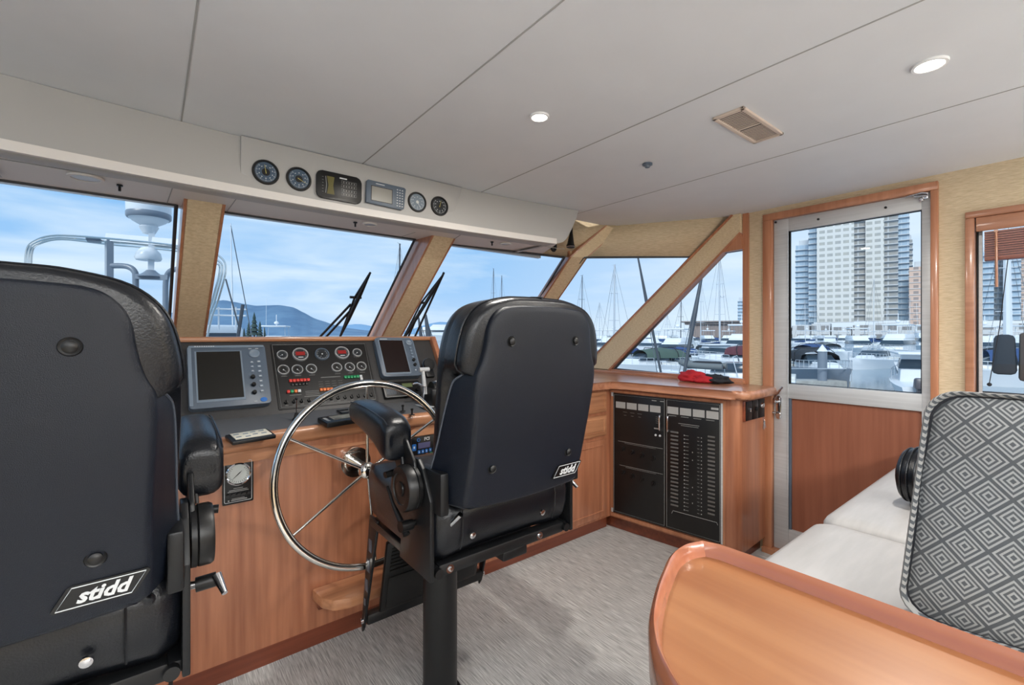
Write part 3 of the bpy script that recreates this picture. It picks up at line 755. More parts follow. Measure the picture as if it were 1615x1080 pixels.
for k in range(5): b.cyl((-.034+k*.017, -.047, .01), (-.034+k*.017, -.047, .018), .0055, n=12)
finish('buttons', b, 'black', t)

# ---- tank/air control panel with coloured buttons
t = thing('thruster_control_panel', 'small black control panel with blue and green buttons under the counter, behind the wheel', 'control panel', m=FR(1.015, .742))
b = MB(); b.prism(rrect(.172, .108, .004), 0, .010, bevel=.0015); finish('plate', b, 'panel_black', t)
b = MB(); b.box((-.018, .012, .0105), (.062, .026, .001)); finish('display', b, 'lcd_blue', t)
text('panel_lettering', 'FCI', .020, T(-.004, .040, .0105), 'print', t, bold=.0006)
b = MB(); b.lathe([(.0085, 0), (.0085, .001), (.0055, .001), (.0055, 0)], T(-.047, .040, .010), 20, False, False); plabel(finish('ring_mark', b, 'blue', t), 'blue ring emblem')
for (x, y, m, w, h_) in ((-.070, .008, 'blue', .020, .030), (.062, .026, 'green', .026, .026), (.062, -.018, 'green', .026, .024), (-.045, -.016, 'blue', .013, .016), (-.026, -.016, 'blue', .013, .016), (-.007, -.016, 'blue', .013, .016), (.013, -.014, 'blue', .013, .016), (.034, -.012, 'blue', .013, .014), (-.045, -.038, 'grey_plastic', .013, .016), (-.026, -.038, 'blue', .015, .016), (-.004, -.036, 'orange', .015, .016), (.018, -.034, 'green', .015, .016)):
    b = MB(); b.prism(rrect(w, h_, .003), .010, .0125, T(x, y, 0)); plabel(finish('button', b, m, t), m.replace('_plastic', '')+' button')
    b = MB(); b.box((x, y, .0127), (w*.35, h_*.35, .0004)); finish('button_mark', b, 'print', t)
# ================================================================== STEERING WHEEL
t = thing('steering_wheel', 'large polished stainless steel wheel with six thin spokes on the console', 'steering wheel', (.67, 1.735, .735))
wm = Matrix.Rotation(math.radians(-8), 4, 'X')
def wp(r, a, y=0): return wm @ Vector((r*math.cos(a), y, r*math.sin(a)))
b = MB(); b.tube([wp(.345, 2*PI*i/96) for i in range(96)], .0125, n=14, closed=True); finish('rim', b, 'steel', t)
b = MB(); b.tube([wp(.3335, 2*PI*i/96, -.004) for i in range(96)], .0035, n=8, closed=True); finish('rim_inner_wire', b, 'steel', t)
for k in range(6):
    a = math.radians(90+60*k); b = MB(); b.tube([wp(.02, a, .035), wp(.05, a, .03), wp(.338, a, 0)], [.0065, .0065, .0055], n=10); finish('spoke', b, 'steel', t)
hm_ = wm @ T(0, .04, 0) @ Matrix.Rotation(PI/2, 4, 'X')
b = MB(); b.lathe([(.030, -.02), (.034, 0), (.034, .012), (.026, .022), (.012, .026), (0, .027)], hm_, 28); finish('hub', b, 'steel', t)
b = MB(); b.cyl((0, .02, 0), (0, .19, .0), .018); b.cyl((0, .165, 0), (0, .195, 0), .062, n=32); b.cyl((0, .155, 0), (0, .17, 0), .045, n=32); finish('shaft', b, 'steel', t)

# ================================================================== HELM CHAIR
def outline_pts(half, k=5):
    P = smooth_curve([(x, 0, z) for x, z in half], k)
    L = [Vector((-p.x, 0, p.z)) for p in reversed(P[1:-1])]
    return P+L       # starts bottom centre, up the right side, top centre, down the left side
def back_y(z): return -.345-(z-.80)*.15-.02*math.sin(max(0, min(1, (z-.8)/.58))*PI)
def make_chair(label):
    c = thing('helm_chair', label, 'helm chair', group=None)
    # --- backrest : cushion + plastic shell
    cush = [(0, .80), (.14, .80), (.225, .805), (.250, .84), (.262, .95), (.268, 1.06), (.270, 1.16), (.265, 1.235), (.243, 1.308), (.195, 1.354), (.120, 1.374), (.06, 1.378), (0, 1.379)]
    O = outline_pts(cush)
    cc = Vector((0, 0, 1.1))
    def ring(O, s, dy, bow=.0):
        out = []
        for p in O:
            q = Vector(((p.x)*s(0), 0, cc.z+(p.z-cc.z)*s(1)))
            if dy < .112:      # the plastic shell wraps the cushion sides low down
                f_ = max(0, min(1, (1.20-q.z)/.06)); lim = .30-(.30-.200)*f_
                q.x = max(-lim, min(lim, q.x))
            out.append(Vector((q.x, back_y(q.z)+dy, q.z)))
        return out
    def sc_(a, b_): return lambda k: (a, b_)[k]
    b = MB()
    R = [ring(O, sc_(.90, .95), .018), ring(O, sc_(.965, .982), .024), ring(O, sc_(.995, .998), .042), ring(O, sc_(1.0, 1.0), .065), ring(O, sc_(1.0, 1.0), .108), ring(O, sc_(.99, 1.0), .118), ring(O, sc_(1.0, 1.0), .130), ring(O, sc_(.985, .992), .152), ring(O, sc_(.93, .965), .172), ring(O, sc_(.82, .90), .175), ring(O, sc_(.5, .6), .138), ring(O, sc_(.1, .1), .135)]
    b.rings(R)
    br = finish('backrest', b, 'leather', c, ang=80)
    b = MB(); b.tube([p+Vector((0, 0, 0)) for p in ring(O, sc_(1.004, 1.003), .052)], .0032, n=6, closed=True)
    finish('piping', b, 'leather', br)
    b = MB(); b.tube([(.010, back_y(1.38)+.03, 1.379), (.002, back_y(1.38)+.07, 1.382), (.0, back_y(1.38)+.12, 1.374)], .004, n=6); finish('seam', b, 'leather', br)
    sh = [(0, .772), (.12, .776), (.205, .782), (.230, .788), (.238, .802), (.239, .87), (.238, .96), (.240, 1.06), (.240, 1.13), (.233, 1.165), (.216, 1.20), (.205, 1.245), (.198, 1.29), (.182, 1.322), (.150, 1.345), (.09, 1.352), (0, 1.354)]
    S = outline_pts(sh)
    def wing(z):   # how far the side wraps forward
        t_ = max(0, min(1, (1.19-z)/.05)); t_ = t_*t_*(3-2*t_)
        return t_*(.28+.82*max(0, min(1, (1.18-z)/.40))**.6)
    def sring(s, dy, w):
        out = []
        for p in S:
            k = wing(p.z)*(1 if abs(p.x) > .205 else 0)
            x = p.x*s; z = cc.z+(p.z-cc.z)*(s*.4+.6)
            if dy < .015: x -= math.copysign(.012*k, x)
            elif dy < .025: x -= math.copysign(.004*k, x)
            out.append(Vector((x+math.copysign(k*w*.24, x), back_y(z)+dy+k*w, z)))
        return out
    b = MB()
    b.rings([sring(.30, -.002, 0), sring(.80, -.001, 0), sring(.93, 0, 0), sring(.975, .003, 0), sring(.993, .010, .004), sring(1.0, .022, .040), sring(1.006, .030, .100), sring(1.004, .033, .110), sring(.975, .034, .106)], True, False)
    shell = finish('backrest_shell', b, 'shell', c, ang=80)
    for (x, z) in ((-.125, 1.252), (.125, 1.252), (-.150, .896), (.150, .896)):
        b = MB(); y = back_y(z)-.001
        b.lathe([(.0155, .0), (.014, .0025), (.0115, .0012), (.0098, .0012), (.0098, .006), (.0065, .0085), (0, .009)], T(x, y, z) @ Matrix.Rotation(PI/2, 4, 'X'), 24); finish('shell_bolt', b, 'black', shell)
    b = MB(); b.tube(sring(1.010, .032, .108)[2:-2], .0030, n=6); finish('shell_rim', b, 'shell_edge', shell)
    # maker plate
    mp = T(.158, back_y(.838)-.0035, .834) @ Matrix.Rotation(PI/2+math.radians(8), 4, 'X')
    b = MB(); pl = [(-.062, -.020), (.042, -.022), (.064, .020), (-.040, .022)]
    b.prism([(-.064, -.017), (-.060, -.0215), (.038, -.0215), (.044, -.018), (.064, .017), (.060, .0215), (-.038, .0215), (-.044, .018)], -.003, .001, mp); badge = finish('name_plate', b, 'black', shell)
    b = MB()
    b.tube([mp @ Vector((x, y, .0012)) for x, y in [(-.058, -.0175), (.038, -.0175), (.058, .0175), (-.038, .0175)]], .0011, n=4, closed=True)
    finish('plate_border', b, 'print', shell)
    text('plate_lettering', 'stidd', .034, mp @ T(0, -.001, .0012), 'print', shell, shear=.35, bold=.0011)
    # --- seat cushion
    b = MB(); hw = .272
    prof = [(-.258, .640), (-.270, .68), (-.274, .73), (-.262, .775), (-.235, .792), (-.15, .788), (0, .780), (.12, .785), (.185, .80), (.225, .798), (.248, .77), (.250, .73), (.240, .68), (.215, .625), (.10, .608), (-.1, .606), (-.232, .612)]
    def sx(x, f): return [Vector((x, y*1.0 if f == 1 else (y+.01)*f, .715+(z-.715)*f)) for y, z in prof]
    b.rings([sx(-hw-.012, .5), sx(-hw-.008, .82), sx(-hw+.008, .96), sx(-hw+.04, 1), sx(-.12, .985), sx(0, .98), sx(.12, .985), sx(hw-.04, 1), sx(hw-.008, .96), sx(hw+.008, .82), sx(hw+.012, .5)])
    se = finish('seat', b, 'leather', c, ang=80)
    b = MB()
    for x in (-.185, .185): b.tube([(x, y*1.006-.0005, .715+(z-.715)*1.008) for y, z in prof[:6]]+[(x, .18, .802)], .0022, n=5)
    finish('seam', b, 'leather', se)
    for x in (-.15, .13):
        b = MB(); b.lathe([(.011, 0), (.010, .004), (.005, .006), (0, .0062)], T(x, -.2705, .675) @ Matrix.Rotation(PI/2+.12, 4, 'X'), 16); plabel(finish('seat_screw', b, 'chrome', se), 'chrome cap screw')
    # --- frame
    b = MB()
    for s in (-1, 1):
        b.box2((s*.235, -.245, .574), (s*.275, .22, .602), bevel=.006)
        b.cyl((s*.255, -.245, .588), (s*.255, -.262, .588), .014)
    b.box2((-.25, -.25, .570), (.25, -.205, .606), bevel=.006); b.box2((-.25, .18, .576), (.25, .21, .602), bevel=.005)
    b.box2((-.17, -.20, .586), (.14, .20, .606)); b.box2((-.02, -.252, .545), (.08, -.10, .575), bevel=.005)
    fr = finish('seat_frame', b, 'black_metal', c)
    b = MB()
    for x in (-.215, .135): b.lathe([(.013, 0), (.013, .004), (.007, .004), (.006, .009), (0, .010)], T(x, -.249, .588) @ Matrix.Rotation(PI/2, 4, 'X'), 14)
    plabel(finish('frame_screw', b, 'chrome', fr), 'chrome frame screws')
    # --- hinges and armrests
    for s in (-1, 1):
        b = MB()
        b.prism([(-.262, .572), (-.06, .572), (-.075, .68), (-.10, .75), (-.115, .88), (-.145, .905), (-.185, .905), (-.215, .88), (-.262, .80)], s*.272, s*.286, Matrix(((0, 0, 1, 0), (1, 0, 0, 0), (0, 1, 0, 0), (0, 0, 0, 1))), bevel=.003)
        b.box2((s*.246, -.30, .765), (s*.274, -.17, .885), bevel=.006)
        finish('side_bracket', b, 'black_metal', c)
        b = MB(); mt = T(s*.298, -.165, .822) @ Matrix.Rotation(s*PI/2, 4, 'Y')
        b.lathe([(.066, -.008), (.067, .002), (.064, .004), (.067, .006), (.067, .028), (.063, .034), (.046, .0355), (.044, .032), (.022, .032), (.021, .036), (.013, .038), (0, .038)], mt, 36)
        hg = finish('hinge_disc', b, 'black', c)
        b = MB(); b.cyl((s*.32, -.095, .852), (s*.35, -.10, .850), .010, n=14); finish('hinge_knob', b, 'black', hg)
        # arm support
        b = MB(); b.prism([(-.205, .83), (-.185, .90), (-.13, .955), (.02, .965), (.04, .94), (-.06, .88), (-.11, .80)], s*.287, s*.299, Matrix(((0, 0, 1, 0), (1, 0, 0, 0), (0, 1, 0, 0), (0, 0, 0, 1))), bevel=.006)
        b.tube([(s*.30, -.10, .935), (s*.304, -.125, .88)], .006, n=8)
        arm = finish('arm_support', b, 'black_metal', c)
        b = MB(); xc = s*.315; R = []
        for y, z0, z1, w in ((-.118, .935, .968, .026), (-.124, .905, .993, .037), (-.112, .892, 1.010, .044), (-.085, .890, 1.024, .046), (-.03, .918, 1.034, .047), (.05, .938, 1.042, .046), (.13, .955, 1.046, .046), (.185, .963, 1.042, .044), (.208, .975, 1.032, .038), (.215, .990, 1.016, .026)):
            h_ = (z1-z0)
            R.append([Vector((xc+px_, y, (z0+z1)/2+pz_)) for px_, pz_ in rrect(2*w, h_, min(w, h_/2)*.72, 4)])
        b.rings(R); ar = finish('armrest', b, 'leather', c, ang=80)
        b = MB()
        b.tube([(xc+s*.040, y, z) for y, z in ((-.132, 1.004), (-.10, 1.017), (-.03, 1.027), (.05, 1.035), (.13, 1.039), (.185, 1.035))], .002, n=5); finish('seam', b, 'leather', ar)
        # seat depth lever
        b = MB(); b.tube([(s*.286, -.17, .715), (s*.318, -.175, .715)], .009, n=10); b.tube([(s*.318, -.18, .69), (s*.325, -.12, .745), (s*.325, -.06, .80)] if s < 0 else [(s*.338, -.185, .728), (s*.345, -.205, .712), (s*.350, -.222, .700)], [.011, .008, .006], n=10)
        lv = finish('seat_lever', b, 'black' if s < 0 else 'chrome', c)
        b = MB(); b.cyl((s*.300, -.175, .715), (s*.338, -.18, .718), .0155, n=18); finish('lever_grip', b, 'black', lv)
    # recline strut
    b = MB(); b.cyl((-.21, -.30, .76), (-.245, -.20, .655), .008); finish('recline_strut', b, 'chrome', c); b = MB(); b.cyl((.21, -.30, .785), (.225, -.25, .74), .010); finish('recline_strut', b, 'chrome', c)
    # --- pedestal
    b = MB(); b.cyl((-.095, .02, .0), (-.095, .02, .60), .060, n=40); b.cyl((-.095, .02, 0), (-.095, .02, .006), .075, n=40); b.cyl((-.095, .02, .585), (-.095, .02, .60), .10, n=32); pe = finish('pedestal', b, 'black_metal', c)
    b = MB(); b.tube([(-.21, .05, .60), (-.21, .03, .555), (-.19, .02, .50)], .005, n=8); b.sphere((-.19, .02, .495), .014); plabel(finish('swivel_lever', b, 'chrome', pe), 'thin chrome swivel lever with black ball')
    # --- footrest
    fy = lambda z: .195+(.60-z)*.24
    for s in (-1, 1):
        b = MB()
        pr = [(fy(.605)-.045, .61), (fy(.605)+.035, .61), (fy(.45)+.026, .45), (fy(.16)+.012, .165), (fy(.14), .14), (fy(.16)-.012, .165), (fy(.45)-.030, .45)]
        b.prism(pr, s*.262, s*.272, Matrix(((0, 0, 1, 0), (1, 0, 0, 0), (0, 1, 0, 0), (0, 0, 0, 1))), bevel=.003)
        fa = finish('footrest_arm', b, 'black_metal', c)
        b = MB()
        for z in (.50, .42, .34, .27): b.box((s*.2725, fy(z), z), (.002, .022 if z > .3 else .014, .045 if z > .3 else .024))
        plabel(finish('arm_slots', b, 'grey_plastic', fa), 'pale slots')
        b = MB(); b.cyl((s*.272, fy(.19), .19), (s*.282, fy(.19), .19), .011, n=14); finish('arm_bolt', b, 'chrome', fa)
    b = MB(); b.box2((-.262, fy(.2)-.02, .175), (.262, fy(.2)+.02, .215), bevel=.008); finish('footrest_bar', b, 'black_metal', c)
    b = MB(); fm = T(0, fy(.36)-.02, .36) @ Matrix.Rotation(math.radians(14), 4, 'X')
    b.box((0, 0, 0), (.44, .022, .30), fm, bevel=.008); fo = finish('footboard', b, 'black', c)
    b = MB()
    for k in range(7): b.box((0, -.013, .125-k*.016), (.40, .006, .006), fm)
    b.box((0, -.0125, -.065), (.40, .005, .13), fm)
    finish('tread', b, 'rubber', fo, smooth=False)
    return c
ch = make_chair('black leather helm chair in front of the steering wheel, seen whole, nearest the door')
ch.location = (.895, 1.40, 0)
c2 = copy_tree(ch); c2.location = (-.225, 1.40, 0)
c2['label'] = 'black leather helm chair filling the left edge of the view, cropped by the frame'
ch['group'] = c2['group'] = 'helm chairs'

# ================================================================== PORT-TO-STARBOARD JOINERY RIGHT OF THE CONSOLE
dc = thing('drawer_cabinet', 'cherry wood cabinet with two drawers and panelled doors behind the right helm chair', 'cabinet', (1.83, 2.15, 0))
def dcl(x, y, z): return (x-1.83, y-2.15, z)
b = MB(); b.box2(dcl(1.315, 1.93, .085), dcl(2.345, 2.42, .925)); finish('body', b, 'wood_z', dc)
b = MB(); b.box2(dcl(1.315, 1.968, 0), dcl(2.36, 2.42, .085)); finish('plinth', b, 'wood_dark', dc)
def front_panel(parent, x0, x1, z0, z1, y, nm, off, wd='wood_z'):
    b = MB()
    b.box2(off(x0, y-.014, z0), off(x1, y, z1), bevel=.004)
    o = finish(nm, b, wd, parent)
    b = MB(); w = .038 if z1-z0 > .25 else .022
    X0, X1_, Z0, Z1 = x0+w, x1-w, z0+w, z1-w
    for a, c_ in (((X0, Z0), (X1_, Z0)), ((X1_, Z0), (X1_, Z1)), ((X1_, Z1), (X0, Z1)), ((X0, Z1), (X0, Z0))):
        b.tube([off(a[0], y-.014, a[1]), off(c_[0], y-.014, c_[1])], .005, n=6)
    finish('panel_moulding', b, wd, o)
    return o
for (x0, x1) in ((1.86, 2.30), (1.37, 1.81)):
    front_panel(dc, x0, x1, .775, .905, 1.93, 'drawer', dcl, 'wood_x'); front_panel(dc, x0, x1, .625, .755, 1.93, 'drawer', dcl, 'wood_x')
    front_panel(dc, x0, x1, .105, .60, 1.93, 'cabinet_door', dcl)
# electrical cabinet along starboard side
A_, B_ = Vector((2.345, 1.95, 0)), Vector((2.463, 1.15, 0))
dd = (B_-A_).normalized(); nn = Vector((dd.y, -dd.x, 0))
ec = thing('electrical_cabinet', 'cherry wood cabinet with a black double-door switch panel under the side window', 'cabinet', (2.6, 1.55, 0))
def ecl(x, y): return (x-2.6, y-1.55)
poly = [ecl(2.346, 1.945), ecl(2.449, 1.235)]+[ecl(2.499+.05*math.cos(a)*1.0, 1.235+.05*math.sin(a)-.0) for a in []]
arc = [ecl(2.505+.052*math.cos(math.radians(a)), 1.20+.052*math.sin(math.radians(a))) for a in range(190, 275, 12)]
poly = [ecl(2.346, 1.945)]+arc+[ecl(2.84, 1.165), ecl(2.84, 2.42), ecl(2.346, 2.42)]
b = MB(); b.prism(poly, .085, .925); finish('body', b, 'wood_z', ec)
b = MB(); b.prism([ecl(2.385, 1.975), ecl(2.50, 1.20), ecl(2.84, 1.20), ecl(2.84, 2.42), ecl(2.385, 2.42)], 0, .086); finish('plinth', b, 'wood_dark', ec)
EM = Matrix(((dd.x, 0, nn.x, A_.x-2.6), (dd.y, 0, nn.y, A_.y-1.55), (0, 1, 0, 0), (0, 0, 0, 1)))
b = MB()
for (u0, u1, v0, v1) in ((.035, .742, .095, .115), (.035, .742, .898, .912), (.035, .05, .115, .898), (.727, .742, .115, .898)): b.box(((u0+u1)/2, (v0+v1)/2, .004), (u1-u0, v1-v0, .008), EM)
plabel(finish('panel_frame', b, 'wood_pink_z', ec), 'pale wooden frame')
b = MB(); b.box((.725, .51, .008), (.010, .77, .010), EM); plabel(finish('panel_edge', b, 'brushed', ec), 'thin metal hinge strip')
def edoor(u0, u1):
    b = MB(); b.box(((u0+u1)/2, .509, .008), (u1-u0-.003, .768, .014), EM, bevel=.001); d = finish('panel_door', b, 'panel_black', ec)
    b = MB(); b.tube([EM @ Vector(p) for p in ((u0+.006, .135, .0155), (u1-.006, .135, .0155), (u1-.006, .885, .0155), (u0+.006, .885, .0155))], .0011, n=4, closed=True)
    finish('border_line', b, 'printdim', d)
    return d
dl = edoor(.053, .406); dr = edoor(.408, .722)
def eb(b, u, v, w, h_, o=.0155, t=.0006): b.box((u, v, o), (w, h_, t), EM)
b = MB()
for k in range(4): eb(b, .108+k*.078, .822, .068, .040)
plabel(finish('label_windows', b, 'printdim', dl), 'row of pale label windows')
b = MB()
for k in range(4): eb(b, .452+k*.075, .826, .066, .042)
plabel(finish('label_windows', b, 'printdim', dr), 'row of pale label windows')
b = MB()
eb(b, .335, .872, .03, .004); eb(b, .385, .872, .025, .004)
for v, (a, c_) in ((.590, (.09, .39)), (.438, (.10, .39))): eb(b, (a+c_)/2, v, c_-a, .0016); eb(b, (a+c_)/2, v-.008, (c_-a)*.7, .001)
for k in range(4): eb(b, .36, .775-k*.012, .028, .0014)
eb(b, .352, .705, .035, .007)
for q in range(3): eb(b, .14+q*.05, .78, .03, .001); eb(b, .14+q*.05, .76, .018, .001)
finish('engraved_captions', b, 'printdim', dl, smooth=False)
for (u, v) in ((.125, .545), (.19, .535), (.255, .528), (.33, .52), (.125, .395), (.19, .385), (.255, .378), (.33, .37)):
    b = MB(); mt = EM @ T(u, v, .015); b.lathe([(.015, 0), (.014, .006), (0, .007)], mt, 14); b.box((0, 0, .010), (.006, .028, .010), mt @ Matrix.Rotation(-.5, 4, 'Z')); finish('rotary_switch', b, 'black', dl)
b = MB()
for u in (.345, .372): b.lathe([(.007, 0), (.006, .004), (0, .005)], EM @ T(u, .665, .015), 12)
finish('indicator', b, 'print', dl)
b = MB()
for k in range(10): eb(b, .49, .775-k*.001, .0001, .0001)
eb(b, .545, .755, .12, .0022); eb(b, .55, .745, .10, .0018); eb(b, .69, .862, .04, .012)
for k in range(4): eb(b, .45+k*.072, .795, .045, .0022)
for k in range(21): eb(b, .520, .690-k*.0215, .006, .006); eb(b, .535, .690-k*.0215, .018, .0016); eb(b, .617, .690-k*.0215, .005, .005); eb(b, .600, .690-k*.0215, .012, .0016)
b.tube([EM @ Vector(p) for p in ((.445, .22, .0158), (.452, .238, .0158), (.70, .238, .0158), (.706, .225, .0158))], .0014, n=4)
for v in (.60, .555, .40, .36, .31): eb(b, .567, v, .004, .006)
finish('engraved_captions', b, 'printdim', dr, smooth=False)
for k in range(20):
    b = MB(); b.box((.462, .700-k*.0225, .018), (.044, .0085, .007), EM, bevel=.001); finish('breaker', b, 'breaker', dr, smooth=False)
for k in range(20):
    b = MB(); b.box((.672, .705-k*.0225, .018), (.038, .0085, .007), EM, bevel=.001); finish('breaker', b, 'breaker', dr, smooth=False)
for u, d in ((.378, dl), (.428, dr)):
    b = MB(); b.tube([EM @ Vector(p) for p in smooth_curve([(u, .70, .013), (u, .702, .030), (u, .715, .036), (u, .775, .036), (u, .788, .030), (u, .79, .013)], 4)], .0055, n=8); plabel(finish('pull_handle', b, 'chrome', d), 'chrome pull handle')
for u, v in ((.045, .885), (.045, .135)):
    b = MB(); b.box((u, v, .010), (.012, .024, .008), EM); finish('hinge', b, 'brushed', ec)
# end face switches
t = thing('switch_bank', 'row of three black switch plates on the end of the electrical cabinet by the door', 'switch', (2.625, 1.140, .855))
b = MB(); b.box((0, .011, 0), (.245, .022, .112), Matrix.Rotation(.10*0, 4, 'Z'), bevel=.002); finish('plate', b, 'wood_dark', t)
for k, w in enumerate((.066, .066, .072)):
    b = MB(); b.box((-.072+k*.076, -.003, .0), (w, .008, .104), bevel=.003); s_ = finish('switch_plate', b, 'black', t)
    b = MB()
    if k < 2: b.box((-.072+k*.076, -.010, .005), (.008, .012, .022), bevel=.002); finish('rocker', b, 'rubber' if k else 'chrome', s_)
    else:
        b.lathe([(.016, 0), (.015, .006), (.012, .012), (0, .013)], T(.078, -.006, .018) @ Matrix.Rotation(PI/2, 4, 'X'), 18); finish('lock_barrel', b, 'chrome', s_)
t = thing('key_bunch', 'small bunch of keys hanging under the switch plates beside the door', 'keys', (2.715, 1.128, .79))
b = MB(); b.tube([(.011*math.cos(a*PI/8), 0, .011*math.sin(a*PI/8)) for a in range(16)], .0012, n=6, closed=True); finish('key_ring', b, 'chrome', t)
for k, a in enumerate((-.5, 0, .45)):
    b = MB(); mt = Matrix.Rotation(a, 4, 'Y') @ T(0, -.003*k, -.008); b.cyl(mt @ Vector((0, -.001, -.012)), mt @ Vector((0, .001, -.012)), .010, n=14); b.box((0, 0, -.034), (.006, .0018, .028), mt); finish('key', b, 'chrome', t)
# wooden worktop with bullnose
wt = MB()
tp = [(1.30, 1.895), (2.312, 1.895), (2.335, 1.80), (2.425, 1.165)]+[(2.50+.078*math.cos(math.radians(a)), 1.165+.078*math.sin(math.radians(a))) for a in range(190, 271, 10)]+[(2.78, 1.085), (2.815, 1.10), (2.838, 1.14), (2.838, 2.455), (1.30, 2.455)]
wt.prism(tp, .925, .972, bevel=.0)
es = [e for e in wt.bm.edges if abs(e.verts[0].co.z-e.verts[1].co.z) < 1e-6 and min(e.verts[0].co.y, e.verts[1].co.y) < 1.9]
bmesh.ops.bevel(wt.bm, geom=es, offset=.021, segments=5, profile=.5, affect='EDGES', clamp_overlap=True)
o = finish('worktop', wt, 'wood_y'); tag(recenter(o), 'cherry wood worktop with rounded edge running under the side window and along the bow', 'worktop')

# red and dark cloth bag on worktop
t = thing('folded_cap', 'crumpled red and charcoal cloth cap lying on the worktop under the side window', 'cap', (2.70, 1.46, .975))
def blob(name, c, s, m, seed, amp=.25):
    b = MB(); b.sphere((0, 0, 0), 1, u=28, v=18)
    for v in b.bm.verts:
        k = 1+amp*noise.noise(v.co*1.7+Vector((seed, 0, 0)))+amp*.4*noise.noise(v.co*5+Vector((seed, 3, 0)))
        p = v.co*k; v.co = Vector((c[0]+p.x*s[0], c[1]+p.y*s[1], max(.0, c[2]+p.z*s[2])))
    return finish(name, b, m, t, ang=80)
blob('crown', (-.015, .075, .027), (.050, .085, .036), 'redcloth', 1.3, .55)
blob('dark_panel', (.0, -.06, .022), (.052, .085, .030), 'darkcloth', 5.1, .5)
blob('red_fold', (-.035, .0, .020), (.035, .075, .024), 'redcloth', 8.4, .5)

# flashlight and clip beside the overhead
t = thing('black_torch', 'black torch hanging on the beige header beyond the end of the overhead', 'torch', (2.10, 2.045, 1.845))
b = MB(); b.cyl((0, .0, .0), (.012, .006, .075), .024, .011, n=20); b.cyl((-.002, -.001, -.012), (0, 0, 0), .027, n=20); b.cyl((.012, .006, .075), (.014, .008, .13), .010, n=14); finish('body', b, 'black', t)
b = MB(); b.tube([(.027*math.cos(a*PI/10), .027*math.sin(a*PI/10), -.010) for a in range(20)], .002, n=5, closed=True); finish('ring', b, 'chrome', t)
t = thing('hanging_clip', 'dark looped clip hanging on the beige header below the black torch', 'clip', (1.955, 2.05, 1.815))
b = MB(); b.tube(smooth_curve([(-.014, 0, .05), (-.015, 0, .0), (-.010, 0, -.014), (0, 0, -.02), (.010, 0, -.014), (.015, 0, .0), (.015, 0, .07)], 4), .010, n=8); finish('loop', b, 'rubber', t)
b = MB(); b.cyl((0, -.004, .05), (0, -.004, .008), .004, n=8); finish('pin', b, 'chrome', t)

# ================================================================== SETTEE, CUSHIONS, TABLE
st_ = thing('settee_base', 'cherry wood base of the raised settee under the pale cushions', 'settee', (1.9, .1, 0))
b = MB(); b.box2((1.05-1.9, -.70-.1, 0), (2.81-1.9, .445-.1, .615), bevel=.006); finish('base', b, 'wood_z', st_)
b = MB(); b.box2((1.10-1.9, .44-.1, .0), (2.81-1.9, .455-.1, .08)); finish('plinth', b, 'wood_dark', st_)
def cushion(x0, x1, y0, y1, z0, z1, label):
    b = MB(); cx, cy = (x0+x1)/2, (y0+y1)/2; w, d = x1-x0, y1-y0
    R = []
    for z, ins in ((z0, .014), (z0+.01, .003), ((z0+z1)/2, 0), (z1-.020, .002), (z1-.008, .008), (z1, .022), (z1+.004, .06), (z1+.006, .14)):
        R.append([Vector((cx+x, cy+y, z)) for x, y in rrect(w-2*ins, d-2*ins, .04, 5)])
    b.rings(R); o = finish('seat_cushion', b, 'cushion', ang=70)
    return tag(recenter(o), label, 'cushion')
cushion(.93, 1.500, -.70, .478, .617, .745, 'pale grey settee cushion nearest the table')
cushion(1.512, 2.800, -.70, .478, .617, .745, 'pale grey settee cushion against the door side, behind the first one')
# bolster
t = thing('leather_bolster', 'black leather bolster with piped end lying on the settee behind the patterned pillow', 'bolster', (1.80, .10, .752))
b = MB(); bm_ = Matrix.Rotation(math.radians(-8), 4, 'Z') @ Matrix.Rotation(PI/2, 4, 'X')
b.lathe([(.0, -.262), (.045, -.258), (.074, -.246), (.084, -.225), (.087, -.18), (.088, 0), (.087, .2), (.075, .245), (0, .26)], T(0, 0, .088) @ bm_, 36); bo = finish('body', b, 'leather', t, ang=80)
for z in (-.236, -.218, -.20):
    b = MB(); b.tube([T(0, 0, .088) @ bm_ @ Vector(((.0865-.0)*math.cos(a*PI/18) * (1 if z > -.23 else .93), (.0865)*math.sin(a*PI/18)*(1 if z > -.23 else .93), z)) for a in range(36)], .0024, n=6, closed=True); finish('piping', b, 'leather', t)

